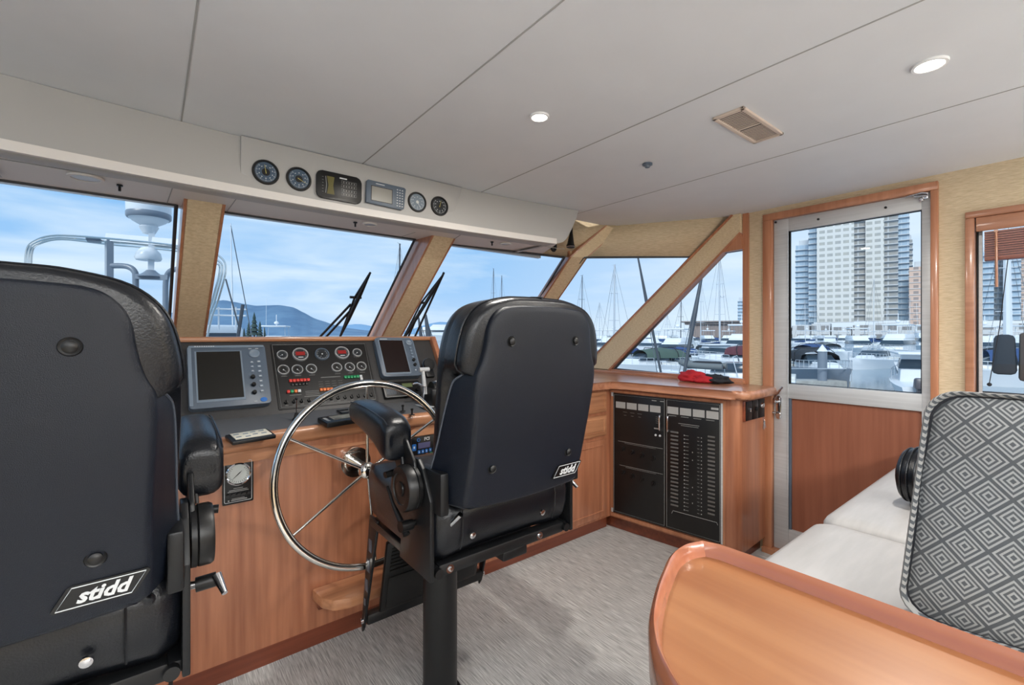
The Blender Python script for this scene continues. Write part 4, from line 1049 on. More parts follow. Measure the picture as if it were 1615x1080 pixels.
# patterned pillow : woven concentric diamonds
def diamond_mat():
    m = bpy.data.materials.new('woven_diamond_fabric'); m.use_nodes = True; nt = m.node_tree; N = nt.nodes; L = nt.links; b = N['Principled BSDF']
    b.inputs['Roughness'].default_value = .85
    tc = N.new('ShaderNodeTexCoord'); sp = N.new('ShaderNodeSeparateXYZ'); L.new(tc.outputs['Object'], sp.inputs[0])
    def mth(op, a, c=None, clamp=False):
        n = N.new('ShaderNodeMath'); n.operation = op; n.use_clamp = clamp
        for i, v in enumerate((a, c)):
            if v is None: continue
            if isinstance(v, (int, float)): n.inputs[i].default_value = v
            else: L.new(v, n.inputs[i])
        return n.outputs[0]
    px, py = .056, .060
    ax = mth('ABSOLUTE', mth('SUBTRACT', mth('FRACT', mth('DIVIDE', sp.outputs['X'], px)), .5))
    ay = mth('ABSOLUTE', mth('SUBTRACT', mth('FRACT', mth('DIVIDE', sp.outputs['Y'], py)), .5))
    d = mth('ADD', ax, ay)                       # 0 at centre .. 1 at corner
    d2 = mth('MINIMUM', d, mth('SUBTRACT', 1.0, d))
    rings = mth('FRACT', mth('MULTIPLY', d2, 6.9))
    band = mth('GREATER_THAN', rings, .52)
    wn = N.new('ShaderNodeTexNoise'); wn.inputs['Scale'].default_value = 900; L.new(tc.outputs['Object'], wn.inputs['Vector'])
    big = N.new('ShaderNodeTexNoise'); big.inputs['Scale'].default_value = 7; L.new(tc.outputs['Object'], big.inputs['Vector'])
    mx = N.new('ShaderNodeMix'); mx.data_type = 'RGBA'
    mx.inputs['A'].default_value = (*lin((88, 92, 96)), 1); mx.inputs['B'].default_value = (*lin((166, 168, 168)), 1)
    L.new(band, mx.inputs['Factor'])
    m2 = N.new('ShaderNodeMix'); m2.data_type = 'RGBA'; m2.blend_type = 'MULTIPLY'; m2.inputs['Factor'].default_value = .35
    L.new(mx.outputs['Result'], m2.inputs['A']); L.new(wn.outputs['Fac'], m2.inputs['B'])
    L.new(m2.outputs['Result'], b.inputs['Base Color'])
    bp = N.new('ShaderNodeBump'); bp.inputs['Strength'].default_value = .5; bp.inputs['Distance'].default_value = .0015; L.new(band, bp.inputs['Height']); L.new(bp.outputs['Normal'], b.inputs['Normal'])
    return m
M['diamond'] = diamond_mat()
def stripe_mat():
    m = mat('woven_edge_stripe', (60, 64, 68), .85); nt = m.node_tree; N = nt.nodes; L = nt.links; b = N['Principled BSDF']
    tc = N.new('ShaderNodeTexCoord'); w = N.new('ShaderNodeTexWave'); w.inputs['Scale'].default_value = 45; w.inputs['Distortion'].default_value = .8; w.bands_direction = 'DIAGONAL'
    L.new(tc.outputs['Object'], w.inputs['Vector']); r = N.new('ShaderNodeValToRGB'); r.color_ramp.elements[0].position = .42; r.color_ramp.elements[1].position = .58
    r.color_ramp.elements[0].color = (*lin((76, 80, 84)), 1); r.color_ramp.elements[1].color = (*lin((150, 150, 148)), 1)
    L.new(w.outputs['Color'], r.inputs['Fac']); L.new(r.outputs['Color'], b.inputs['Base Color']); return m
M['stripe'] = stripe_mat()
# local: x across, y up, z out of the face.  face looks to port and slightly aft
pn = Vector((-.975, -.09, .20)).normalized(); py_ = Vector((0, 0, 1)); px_ = py_.cross(pn).normalized(); py_ = pn.cross(px_).normalized()
po = Vector((1.165, -.035, .958))
PM = Matrix(((px_.x, py_.x, pn.x, po.x), (px_.y, py_.y, pn.y, po.y), (px_.z, py_.z, pn.z, po.z), (0, 0, 0, 1)))
pil = thing('patterned_pillow', 'grey woven pillow with concentric diamond pattern standing on the settee at the right edge', 'pillow', m=PM)
def pil_out(ins, flare):
    w, h_ = .50-2*ins, .415-2*ins; pts = []
    for x, y in rrect(w, h_, .055, 6):
        k = max(0, (.42-(y/h_+.5))/.42); pts.append((x*(.905+flare*.16*k**1.1), y))
    return pts
def dens(pts, n=6):
    out = []
    for i in range(len(pts)):
        a, c_ = Vector(pts[i]), Vector(pts[(i+1) % len(pts)]); m_ = max(1, int((c_-a).length/.03))
        for j in range(m_): out.append(tuple(a+(c_-a)*j/m_))
    return out
base = dens(pil_out(0, 1))
def prg(s, z): return [Vector((x*s, y*s, z)) for x, y in base]
b = MB(); b.rings([prg(.955, .030), prg(.90, .040), prg(.8, .048), prg(.6, .056), prg(.35, .060), prg(.1, .061)], False, True); 
for v in b.bm.verts: v.co.z += .010*noise.noise(v.co*6)
finish('front_face', b, 'diamond', pil, ang=80)
b = MB(); b.rings([prg(.955, .030), prg(.965, .040), prg(.985, .042), prg(.998, .030), prg(1.0, .0), prg(.99, -.02), prg(.965, -.032)], False, False); finish('woven_border', b, 'stripe', pil, ang=80)
b = MB(); b.rings([prg(.965, -.032), prg(.9, -.045), prg(.6, -.06), prg(.1, -.065)], False, True); finish('back_face', b, 'diamond', pil, ang=80)
b = MB(); b.tube([Vector((x*.953, y*.953, .031)) for x, y in base], .0035, n=6, closed=True); finish('dark_seam', b, 'darkcloth', pil)

# table
tb = thing('saloon_table', 'varnished wooden table with a raised rounded rail, at the lower right', 'table', (.45, -.05, 0))
TO = Vector((.45, -.05, 0))
cv = smooth_curve([(.632, .349, 0), (.600, .359, 0), (.560, .355, 0), (.515, .338, 0), (.465, .316, 0), (.410, .285, 0), (.368, .246, 0), (.335, .185, 0), (.305, .06, 0), (.285, -.10, 0), (.28, -.25, 0), (.28, -.45, 0)], 6)
outp = [(.652, -.45), (.652, -.2), (.648, .10), (.645, .27), (.642, .325)]+[(p.x, p.y) for p in cv]
def inset(poly, d):
    out = []; n = len(poly)
    for i in range(n):
        a, c_, e = Vector(poly[i-1]), Vector(poly[i]), Vector(poly[(i+1) % n])
        d1 = (c_-a).normalized(); d2 = (e-c_).normalized(); t_ = d1+d2
        if t_.length < 1e-6: t_ = d1
        t_.normalize(); nrm = Vector((-t_.y, t_.x)); out.append(tuple(c_+nrm*d))
    return out
def lvl(d, z): return [Vector((x, y, z))-TO for x, y in inset(outp, d)]
b = MB(); b.prism([(x-TO.x, y-TO.y) for x, y in inset(outp, .010)], .925, .951); bmesh.ops.triangulate(b.bm, faces=b.bm.faces[:]); finish('tabletop', b, 'table', tb, smooth=False)
b = MB(); b.rings([lvl(.022, .915), lvl(.004, .915), lvl(.0, .922), lvl(-.001, .957), lvl(.001, .966), lvl(.005, .970), lvl(.009, .966), lvl(.011, .957), lvl(.013, .951)], False, False); finish('raised_rail', b, 'table_rail', tb, ang=70)
b = MB(); b.rings([lvl(.03, .86), lvl(.012, .86), lvl(.012, .918), lvl(.03, .918)], False, False); finish('apron', b, 'black_metal', tb)
b = MB(); b.cyl((.02, -.05, 0), (.02, -.05, .925), .04, n=24); b.cyl((.02, -.05, 0), (.02, -.05, .03), .14, n=32); finish('pedestal', b, 'brushed', tb)
t = thing('tubular_stool', 'black tube frame partly hidden under the left edge of the table', 'stool', (.335, .19, 0))
b = MB(); b.tube(smooth_curve([(-.01, .03, .0), (-.012, .035, .5), (.005, .035, .84), (.012, .03, .87), (.03, .0, .875), (.04, -.10, .87), (.04, -.3, .86)], 5), .0075, n=10); finish('leg', b, 'black_metal', t)
b = MB(); b.tube([(.10, .02, 0), (.10, .02, .72), (.10, -.28, .72), (.10, -.28, 0)], .0085, n=10); finish('leg', b, 'black_metal', t)
b = MB(); b.box2((.0, -.30, .69), (.20, .03, .73), bevel=.015); finish('seat', b, 'leather', t)
# ================================================================== OUTSIDE : own wipers
def ong(px, py, off=.045):
    """point on a plane just outside the windscreen glass, on the sight line of the given pixel"""
    d = far(px, py, 1)-Vector((0, 0, H)); k = 1.28
    t_ = (2.295+off+1.28*(1.8-H))/(d.y+k*d.z); return Vector((0, 0, H))+d*t_
def wiper(b0, b1, arms, piv, label):
    t = thing('windscreen_wiper', label, 'wiper', tuple(piv)); o = Vector(piv)
    b = MB(); p, q = ong(*b0, .03)-o, ong(*b1, .03)-o
    b.tube([p, p.lerp(q, .3), p.lerp(q, .7), q], [.006, .013, .013, .006], n=6); finish('blade', b, 'rubber', t)
    b = MB(); m1 = p.lerp(q, .42)
    b.tube([ong(*b0, .06)-o, m1+Vector((0, .03, .03)), ong(*b1, .06)-o], .007, n=6); b.cyl(m1+Vector((-.03, .03, .03)), m1+Vector((.04, .03, .03)), .008); finish('blade_frame', b, 'black_metal', t)
    b = MB()
    for a, c_ in arms: b.tube([ong(*a, .08)-o, ong(*c_, .08)-o], .0075, n=8)
    finish('arm', b, 'black_metal', t)
wiper((584, 430), (536, 532), (((502, 534), (553, 480)), ((510, 536), (556, 486))), (.62, 2.98, 1.22), 'black windscreen wiper standing outside the middle windscreen pane')
wiper((699, 433), (630, 545), (((640, 540), (662, 490)), ((648, 545), (700, 430))), (1.5, 3.0, 1.2), 'black windscreen wiper standing outside the right windscreen pane')

# ================================================================== HARBOUR
M['water'] = mat('harbour_water', (130, 148, 160), .12, bump=(.5, (.9, .9, .9)), vary=((112, 136, 150), (.3, .3, .3), 3))
M['gel'] = mat('white_gelcoat', (222, 226, 230), .3)
M['gel2'] = mat('cream_gelcoat', (214, 214, 208), .35)
M['hull_grey'] = mat('blue_grey_hull', (120, 130, 142), .3)
M['hull_navy'] = mat('navy_hull', (40, 52, 76), .3)
M['tint'] = mat('tinted_boat_glass', (52, 66, 78), .12)
M['canvas_black'] = mat('black_canvas', (38, 42, 48), .8)
M['canvas_grey'] = mat('grey_canvas', (104, 110, 112), .8)
M['canvas_green'] = mat('dull_green_canvas', (72, 92, 84), .8)
M['canvas_wine'] = mat('wine_canvas', (92, 50, 58), .8)
M['canvas_blue'] = mat('blue_canvas', (46, 74, 120), .8)
M['alu'] = mat('anodised_mast', (196, 202, 208), .35, metal=.2)
M['mast_dark'] = mat('dark_mast', (70, 76, 84), .5)
M['rope'] = mat('wire_rope', (110, 116, 122), .5)
M['dock'] = mat('dock_concrete', (172, 172, 168), .8, vary=((150, 150, 146), (2, 2, 2), 3))
M['cowl'] = mat('outboard_cowl', (84, 80, 84), .35)
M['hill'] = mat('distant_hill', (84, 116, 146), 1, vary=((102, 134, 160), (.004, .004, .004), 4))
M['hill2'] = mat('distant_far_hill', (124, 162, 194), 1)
M['pine'] = mat('dark_conifer', (48, 66, 66), 1, vary=((66, 84, 80), (.5, .5, .5), 3))
M['bark'] = mat('bark', (82, 70, 62), 1)
SEA = -2.70
b = MB(); b.poly([(-3000, 6, SEA), (6000, -3000, SEA), (9000, 6000, SEA), (2000, 9000, SEA), (-4000, 7000, SEA)]); 
b.poly([(-3000, 6, SEA), (-3000, -3000, SEA), (6000, -3000, SEA)])
o = finish('water', b, 'water', smooth=False); o['kind'] = 'structure'

def hull_mesh(L, B, F, m, parent, name='hull', flare=.25):
    b = MB(); R = []
    for i in range(13):
        t_ = i/12; y = -L/2+L*t_; w = B/2*(1-max(0, (t_-.35)/.65)**2.4*.985)*(.93+.07*min(1, t_*5))
        f = F*(1+.35*t_**2); k = .80-.3*t_**2
        R.append([Vector(p) for p in ((-w*.15, y-.0, -.4*(1-t_**4)), (-w*k, y-(0.0 if i else -.0), -.1), (-w*(k+.12), y, f*.45), (-w, y+t_*.25*F, f), (-w*.93, y+t_*.25*F, f+.06), (w*.93, y+t_*.25*F, f+.06), (w, y+t_*.25*F, f), (w*(k+.12), y, f*.45), (w*k, y, -.1), (w*.15, y, -.4*(1-t_**4)))])
    b.rings(R); return finish(name, b, m, parent, ang=50)
def block(b, y0, y1, w0, w1, z0, z1, rake0=.0, rake1=.0, bevel=.08):
    """deckhouse block: y0 aft, y1 forward, tapering and raked"""
    A = [(-w0/2, y0, z0), (w0/2, y0, z0), (w1/2, y1, z0), (-w1/2, y1, z0)]
    Bq = [(-w0/2*.9, y0+rake0, z1), (w0/2*.9, y0+rake0, z1), (w1/2*.86, y1-rake1, z1), (-w1/2*.86, y1-rake1, z1)]
    before = set(b.bm.verts); b.rings([A, Bq])
    es = list({e for v in b.bm.verts if v not in before for e in v.link_edges})
    bmesh.ops.bevel(b.bm, geom=es, offset=bevel, segments=2, profile=.5, affect='EDGES', clamp_overlap=True)
def rail(b, L, B, F, y0, y1, h=.6, r=.022):
    pts = []
    for s in (-1, 1):
        seg = []
        for i in range(9):
            t_ = (y0+(y1-y0)*i/8+L/2)/L; w = B/2*(1-max(0, (t_-.35)/.65)**2.4*.985)*.94; f = F*(1+.35*t_**2)
            p = Vector((s*w, -L/2+L*t_+t_*.25*F, f+.05)); seg.append(p+Vector((0, 0, h)))
            b.tube([p, p+Vector((0, 0, h))], r, n=5)
        b.tube(seg, r, n=5); b.tube([q-Vector((0, 0, h*.5)) for q in seg], r*.6, n=5)
def motor_boat(kind, L, B, loc, heading, label, hull='gel', canvas=None, cat='boat', group=None):
    F = L*.105
    t = thing({'c': 'cabin_cruiser', 'f': 'flybridge_yacht', 'p': 'pilothouse_boat'}[kind], label, cat, loc, heading, group=group)
    hull_mesh(L, B, F, hull, t)
    if kind == 'c':
        b = MB(); block(b, -L*.20, L*.36, B*.78, B*.34, F*1.0, F*1.0+L*.062, .1, L*.14); finish('cabin', b, 'gel', t)
        b = MB(); b.box2((-B*.44, -L*.5, F), (B*.44, -L*.16, F+.28), bevel=.05); finish('cockpit', b, 'gel2', t)
        b = MB(); block(b, -L*.22, L*.08, B*.80, B*.62, F+L*.05, F+L*.115, .1, L*.09, .04); finish('windscreen', b, 'tint', t)
        if canvas:
            b = MB(); R = []
            for i in range(9):
                a = PI*i/8; R.append([(-B*.42*math.cos(a), -L*.40+L*.42*j/4, F+L*.07+L*.10*math.sin(a)**.7*(1-.25*abs(j/4-.5)*2)) for j in range(5)])
            b.rings(R, False, False, closed=False); finish('canopy', b, canvas, t, ang=80)
        b = MB()
        for y in (-L*.30, -L*.10): b.tube([(-B*.44, y-.3, F), (-B*.43, y, F+L*.13), (-B*.3, y+.1, F+L*.165), (B*.3, y+.1, F+L*.165), (B*.43, y, F+L*.13), (B*.44, y-.3, F)], .035, n=6)
        finish('radar_arch', b, 'alu' if not canvas else 'canvas_black', t)
    if kind == 'f':
        b = MB(); block(b, -L*.30, L*.20, B*.86, B*.66, F, F+L*.14, .1, L*.10); finish('deckhouse', b, 'gel', t)
        b = MB(); b2 = F+L*.075
        block(b, -L*.27, L*.185, B*.885, B*.68, b2, b2+L*.045, .03, L*.035, .02); finish('saloon_windows', b, 'tint', t)
        b = MB(); block(b, -L*.32, L*.05, B*.80, B*.60, F+L*.14, F+L*.19, .0, L*.05); finish('flybridge', b, 'gel', t)
        b = MB()
        for sx_ in (-1, 1):
            for y in (-L*.26, -L*.02): b.tube([(sx_*B*.34, y, F+L*.18), (sx_*B*.32, y, F+L*.285)], .03, n=6)
        finish('hardtop_posts', b, 'alu', t)
        b = MB(); b.box2((-B*.38, -L*.30, F+L*.285), (B*.38, L*.02, F+L*.30), bevel=.05); finish('hardtop', b, canvas or 'gel', t)
        b = MB(); b.cyl((0, -L*.14, F+L*.30), (0, -L*.14, F+L*.42), .05, n=8); b.sphere((0, -L*.14, F+L*.33), .32, (1, 1, .7)); b.tube([(B*.3, -L*.1, F+L*.3), (B*.32, -L*.14, F+L*.60)], .02, n=5); finish('mast', b, 'gel', t)
    if kind == 'p':
        b = MB(); block(b, -L*.12, L*.26, B*.74, B*.56, F, F+L*.20, .05, L*.09); finish('wheelhouse', b, 'gel', t)
        b = MB(); block(b, -L*.125, L*.25, B*.76, B*.58, F+L*.10, F+L*.165, .02, L*.04, .02); finish('wheelhouse_windows', b, 'tint', t)
        b = MB(); b.box2((-B*.42, -L*.22, F+L*.20), (B*.42, L*.2, F+L*.215), bevel=.04); finish('roof', b, 'gel', t)
    b = MB(); rail(b, L, B, F, L*-.05, L*.5); finish('bow_rail', b, 'alu', t)
    return t
def sail_boat(L, B, loc, heading, label, mast_h, cover='canvas_blue', mastm='alu', hull='gel', group=None, radar=False, rake=0, mr=.09):
    F = L*.10; t = thing('sailing_yacht', label, 'sailing boat', loc, heading, group=group)
    hull_mesh(L, B, F, hull, t)
    b = MB(); block(b, -L*.15, L*.20, B*.55, B*.35, F, F+.45, .1, .4); finish('cabin', b, 'gel', t)
    b = MB(); b.cyl((0, L*.08, F), (rake, L*.08-.2, F+mast_h), mr, mr*.7, n=8)
    for k, s in ((.38, .9), (.68, .65)):
        b.tube([(-s, L*.08, F+mast_h*k), (s, L*.08, F+mast_h*k)], .03, n=5)
    b.tube([(0, L*.08-.6, F+mast_h), (0, L*.08+.5, F+mast_h)], .02, n=5)
    finish('mast', b, mastm, t)
    b = MB(); b.cyl((0, L*.06, F+1.3), (0, -L*.34, F+1.25), .06, n=8); finish('boom', b, mastm, t)
    b = MB(); b.tube([(0, L*.05, F+1.55), (0, -L*.1, F+1.5), (0, -L*.33, F+1.38)], [.22, .18, .08], n=8); finish('sail_cover', b, cover, t)
    b = MB(); top = Vector((rake, L*.08-.2, F+mast_h))
    b.tube([top, (0, L*.5, F*1.35)], .022, n=4); b.tube([top, (0, -L*.48, F)], .018, n=4)
    for s in (-1, 1): b.tube([top-Vector((0, 0, .3)), (s*.9, L*.08, F+mast_h*.38), (s*B*.45, L*.05, F)], .016, n=4)
    finish('rigging', b, 'rope', t)
    if radar:
        b = MB(); b.cyl((0, L*.08+.15, F+mast_h*.55), (0, L*.08+.7, F+mast_h*.55), .05, n=6); b.cyl((0, L*.08+.75, F+mast_h*.55), (0, L*.08+.75, F+mast_h*.55+.25), .32, n=14); finish('radome', b, 'gel', t)
    return t
def at(px, d): x, y = seabear(px, d); return (x, y, SEA)
def az(px): return -(TH+math.atan((px-807.5)/FPX))       # rotz whose +y points away from the camera at this pixel column

# nearest boats seen through the door
motor_boat('c', 10.5, 3.5, at(1292, 38), az(1300)+math.radians(200), 'cruiser with dark grey hull and black canopy, left in the door glass', 'hull_grey', 'canvas_black')
motor_boat('c', 9.5, 3.2, at(1372, 54), az(1372)+math.radians(158), 'white open cruiser moored behind the grey hulled one, centre of the door glass')
t = motor_boat('p', 9, 3.2, at(1452, 29), az(1440)+math.radians(8), 'white pilothouse boat with three grey outboards at its stern, lower right in the door glass')
for k in (-1, 0, 1):
    b = MB(); block(b, -5.35, -4.55, .50, .52, .95, 1.55, .05, .15, .1); b.box2((-.12, -5.1, -.3), (.12, -4.75, 1.0))
    ob = finish('outboard_motor', b, 'cowl', t, loc=(k*.78, 0, 0))
b = MB(); b.cyl((*seabear(1297, 33.5), -4), (*seabear(1297, 33.5), .0), .30, n=16)
pl_ = thing('mooring_pile', 'round timber mooring pile with a white cone cap, left of centre in the door glass', 'pile', at(1297, 33.5))
b.bm.free(); b = MB(); b.cyl((0, 0, -1), (0, 0, 2.75), .30, n=16); finish('post', b, 'hull_grey', pl_)
b = MB(); b.cyl((0, 0, 2.75), (0, 0, 3.25), .36, .02, n=16); finish('cone_cap', b, 'gel', pl_)
t = thing('floating_dock', 'pale floating dock between the boats outside the door', 'dock', at(1275, 34), az(1275)+.5)
b = MB(); b.box((-2, 0, .25), (9, 1.6, .7), bevel=.05); finish('deck', b, 'dock', t)
b = MB(); b.tube([(-6, -.9, .6), (-6, -.9, 1.5), (2.5, -.9, 1.5), (2.5, -.9, .6)], .03, n=6); finish('rail', b, 'alu', t)
# boats under the side window
motor_boat('c', 9, 3.6, at(1140, 33), az(1110)+math.radians(80), 'long white boat low in the side window, closest to the sill', 'gel')
t = thing('inflatable_dinghy', 'grey inflatable dinghy carried high behind the red cap, in the side window', 'dinghy', (*seabear(1108, 31), -.84), az(1108)+math.radians(75))
b = MB(); b.tube(smooth_curve([(-.62, -1.4, 0), (-.65, 0, .02), (-.55, .8, .08), (-.2, 1.35, .2), (.2, 1.35, .2), (.55, .8, .08), (.65, 0, .02), (.62, -1.4, 0)], 4), .21, n=12); finish('tube', b, 'canvas_grey', t)
b = MB(); b.box2((-.5, -1.3, -.2), (.5, .9, .0), bevel=.05); b.box2((-.4, -1.2, 0), (.3, .6, .32), bevel=.12); finish('cover', b, 'canvas_black', t)
PL = []
NEAR = [
 ('c', 10, 3.3, 1012, 44, 120, 'cabin cruiser with dull green canopy, left in the side window', 'gel', 'canvas_green'),
 ('f', 12, 4.0, 1062, 62, 160, 'white flybridge yacht in the middle of the side window, left of the leaning dark pole', 'gel', None),
 ('c', 9, 3.1, 1070, 46, 200, 'cabin cruiser with grey canopy, centre of the side window', 'gel', 'canvas_grey'),
 ('c', 11, 3.6, 1158, 48, 60, 'cabin cruiser with wine canopy, right in the side window above the red cap', 'gel', 'canvas_wine'),
 ('f', 14, 4.4, 1166, 72, 170, 'tall white flybridge yacht with dark saloon glass, at the right edge of the side window', 'gel', None),
 ('c', 10, 3.4, 1112, 70, 20, 'white cruiser with black canopy behind the leaning dark pole', 'gel', 'canvas_black'),
 ('c', 9, 3.2, 975, 60, 150, 'white cruiser just outside the lowest corner of the side window', 'gel', 'canvas_blue'),
 ('c', 9, 3.0, 1090, 58, 300, 'white cruiser with blue canopy between the mast and the leaning dark pole', 'gel', 'canvas_blue'),
 ('f', 11, 3.8, 1030, 84, 210, 'white flybridge yacht small behind the green canopied cruiser', 'gel', None),
 ('p', 9, 3.2, 1132, 54, 120, 'white pilothouse boat under the radome mast in the side window', 'gel', None),
 ('f', 12, 4.0, 958, 78, 140, 'white flybridge yacht low in the corner window', 'gel', None),
 ('f', 13, 4.1, 1356, 84, 190, 'white flybridge yacht with dark glass, behind the open cruiser in the door glass', 'gel', None),
 ('f', 14, 4.3, 1412, 70, 170, 'wide white flybridge yacht, upper right of the boats in the door glass', 'gel', None),
 ('f', 15, 4.5, 1462, 92, 185, 'white flybridge yacht at the right edge of the door glass', 'gel', None),
 ('c', 10, 3.4, 1268, 66, 150, 'white cruiser with blue canopy at the left edge of the door glass', 'gel', 'canvas_blue'),
 ('c', 10, 3.4, 1312, 76, 210, 'white cruiser with grey canopy behind the mooring pile', 'gel', 'canvas_grey'),
 ('c', 10, 3.3, 1345, 108, 150, 'small white cruiser far behind, left of centre in the door glass', 'gel', 'canvas_black'),
 ('c', 11, 3.6, 1560, 36, 100, 'white cruiser with blue canopy seen low in the starboard window', 'gel', 'canvas_blue'),
 ('f', 13, 4.2, 1620, 60, 150, 'white flybridge yacht at the right of the starboard window', 'gel', None),
 ('f', 13, 4.2, 1548, 66, 170, 'white flybridge yacht at the left of the starboard window', 'gel', None),
 ('f', 13, 4.0, 432, 62, 170, 'white flybridge yacht with railings and a radome, in the middle windscreen pane', 'gel', None),
 ('c', 10, 3.4, 486, 40, 95, 'white launch with black canvas seen just above the dash trim', 'gel', 'canvas_black'),
 ('c', 10, 3.2, 560, 95, 110, 'small white boat behind the wiper in the middle windscreen pane', 'gel', None),
]
for k, L, B, px, d, hd, lab, hu, cv_ in NEAR:
    motor_boat(k, L, B, at(px, d), az(px)+math.radians(hd), lab, hu, cv_); PL.append((*at(px, d)[:2], L*.5))
SAILS = [(1131, 74, 16.5, 'alu', True, 'sailing yacht with white mast carrying a radome, right in the side window', 'canvas_blue', .16),
 (973, 66, 13.2, 'alu', False, 'sailing yacht with a thick white mast, in the corner window', 'canvas_black', .17),
 (921, 84, 14.0, 'mast_dark', False, 'sailing yacht with a slender mast beside the chair top, in the corner window', 'canvas_blue', .09),
 (1108, 96, 14.5, 'alu', False, 'sailing yacht with pale mast left of the radome mast', 'canvas_blue', .10),
 (1077, 90, 9.6, 'mast_dark', False, 'sailing yacht with short grey mast in the side window centre', 'canvas_green', .10),
 (1050, 110, 8.0, 'alu', False, 'sailing yacht with the lowest mast, left part of the side window', 'canvas_blue', .08),
 (948, 100, 10.0, 'alu', False, 'sailing yacht with thin mast near the foot of the corner window', 'canvas_blue', .07),
 (780, 128, 21.5, 'mast_dark', False, 'left one of two dark masted sailing yachts above the chair in the right windscreen pane', 'canvas_blue', .12),
 (793, 142, 21.5, 'mast_dark', False, 'right one of two dark masted sailing yachts above the chair in the right windscreen pane', 'canvas_blue', .12),
 (634, 62, 15.2, 'mast_dark', False, 'sailing yacht whose mast top shows beside the second mullion', 'canvas_blue', .14),
 (1267, 96, 10.0, 'alu', False, 'sailing yacht with thin mast at the left of the door glass', 'canvas_blue', .06),
 (1283, 118, 11.0, 'alu', False, 'sailing yacht with thin mast in front of the white tower', 'canvas_blue', .06),
 (1381, 100, 15.0, 'alu', False, 'sailing yacht with tall thin mast in the middle of the door glass', 'canvas_blue', .06),
 (1438, 110, 12.0, 'alu', False, 'sailing yacht with thin mast at the right of the door glass', 'canvas_blue', .06),
 (1580, 42, 13.2, 'gel', False, 'sailing yacht with a thick white mast in the starboard window', 'canvas_black', .34)]
for px, d, mh, mm, rd, lab, cvr, mr in SAILS:
    PL.append((*at(px, d)[:2], 6))
    sail_boat(11, 3.4, at(px, d), az(px)+random.choice((.5, 2.7, 3.6, 5.8)), lab, mh, cvr, mm, radar=rd, mr=mr)
# far rows of small white boats
protos = [motor_boat('f', 13, 4.2, at(1000, 120), az(1000)+.4, 'white yacht in the far rows of the marina', group='far rows of white boats'),
          motor_boat('c', 11, 3.6, at(1030, 112), az(1030)+2, 'white yacht in the far rows of the marina', 'gel', 'canvas_blue', group='far rows of white boats')]
for k in range(34):
    px = [950, 962, 985, 1010, 1022, 1045, 1052, 1078, 1088, 1098, 1118, 1135, 1147, 1160, 1176, 1248, 1262, 1281, 1297, 1318, 1330, 1350, 1366, 1384, 1398, 1420, 1436, 1452, 1540, 1558, 1575, 1592, 1606, 1622][k]
    d = 92+((k*37) % 70)
    while any(math.hypot(at(px, d)[0]-q[0], at(px, d)[1]-q[1]) < q[2]+6.5 for q in PL): d += 2.5
    PL.append((*at(px, d)[:2], 6.5))
    c_ = copy_tree(protos[k % 2]); c_.location = at(px, d); c_.rotation_euler = (0, 0, az(px)+random.uniform(0, 6.28))
def pole(p0, p1, d, r, lab, m='mast_dark'):
    a, c_ = far(*p0, d), far(*p1, d); t = thing('leaning_pole', lab, 'pole', tuple(a))
    b = MB(); b.tube([(0, 0, 0), (c_-a)*.5, c_-a], [r, r*1.5, r*.7], n=8); finish('pole', b, m, t)
    b = MB(); b.tube([(c_-a)*.98, Vector((.8, .8, 0))], .02, n=4); finish('stay', b, 'rope', t)
pole((1046, 606), (1002, 385), 24, .055, 'dark leaning pole crossing the slanted post, upper end to the left')
pole((1076, 606), (1112, 405), 24, .08, 'dark leaning pole in the side window, upper end to the right')
pole((680, 560), (671, 496), 22, .09, 'short dark post by the second wiper, the right one of a pair')
pole((668, 560), (660, 500), 22, .06, 'short dark post by the second wiper, the left one of a pair')
pole((368, 560), (364, 352), 16, .018, 'thin whip aerial rising in the left of the middle windscreen pane', 'gel')
t = thing('covered_flybridge', 'dark canvas covered helm station seen in the starboard window', 'boat cover', far(1584, 590, 24), az(1584))
b = MB(); block(b, -.6, .6, .95, .8, .0, 2.1, .45, .3, .3); finish('cover', b, 'canvas_black', t); b = MB(); block(b, -.5, .5, .5, .5, -.3, 2.2, .2, .2, .15); finish('cover_flap', b, 'bark', t, loc=(.75, 0, 0))

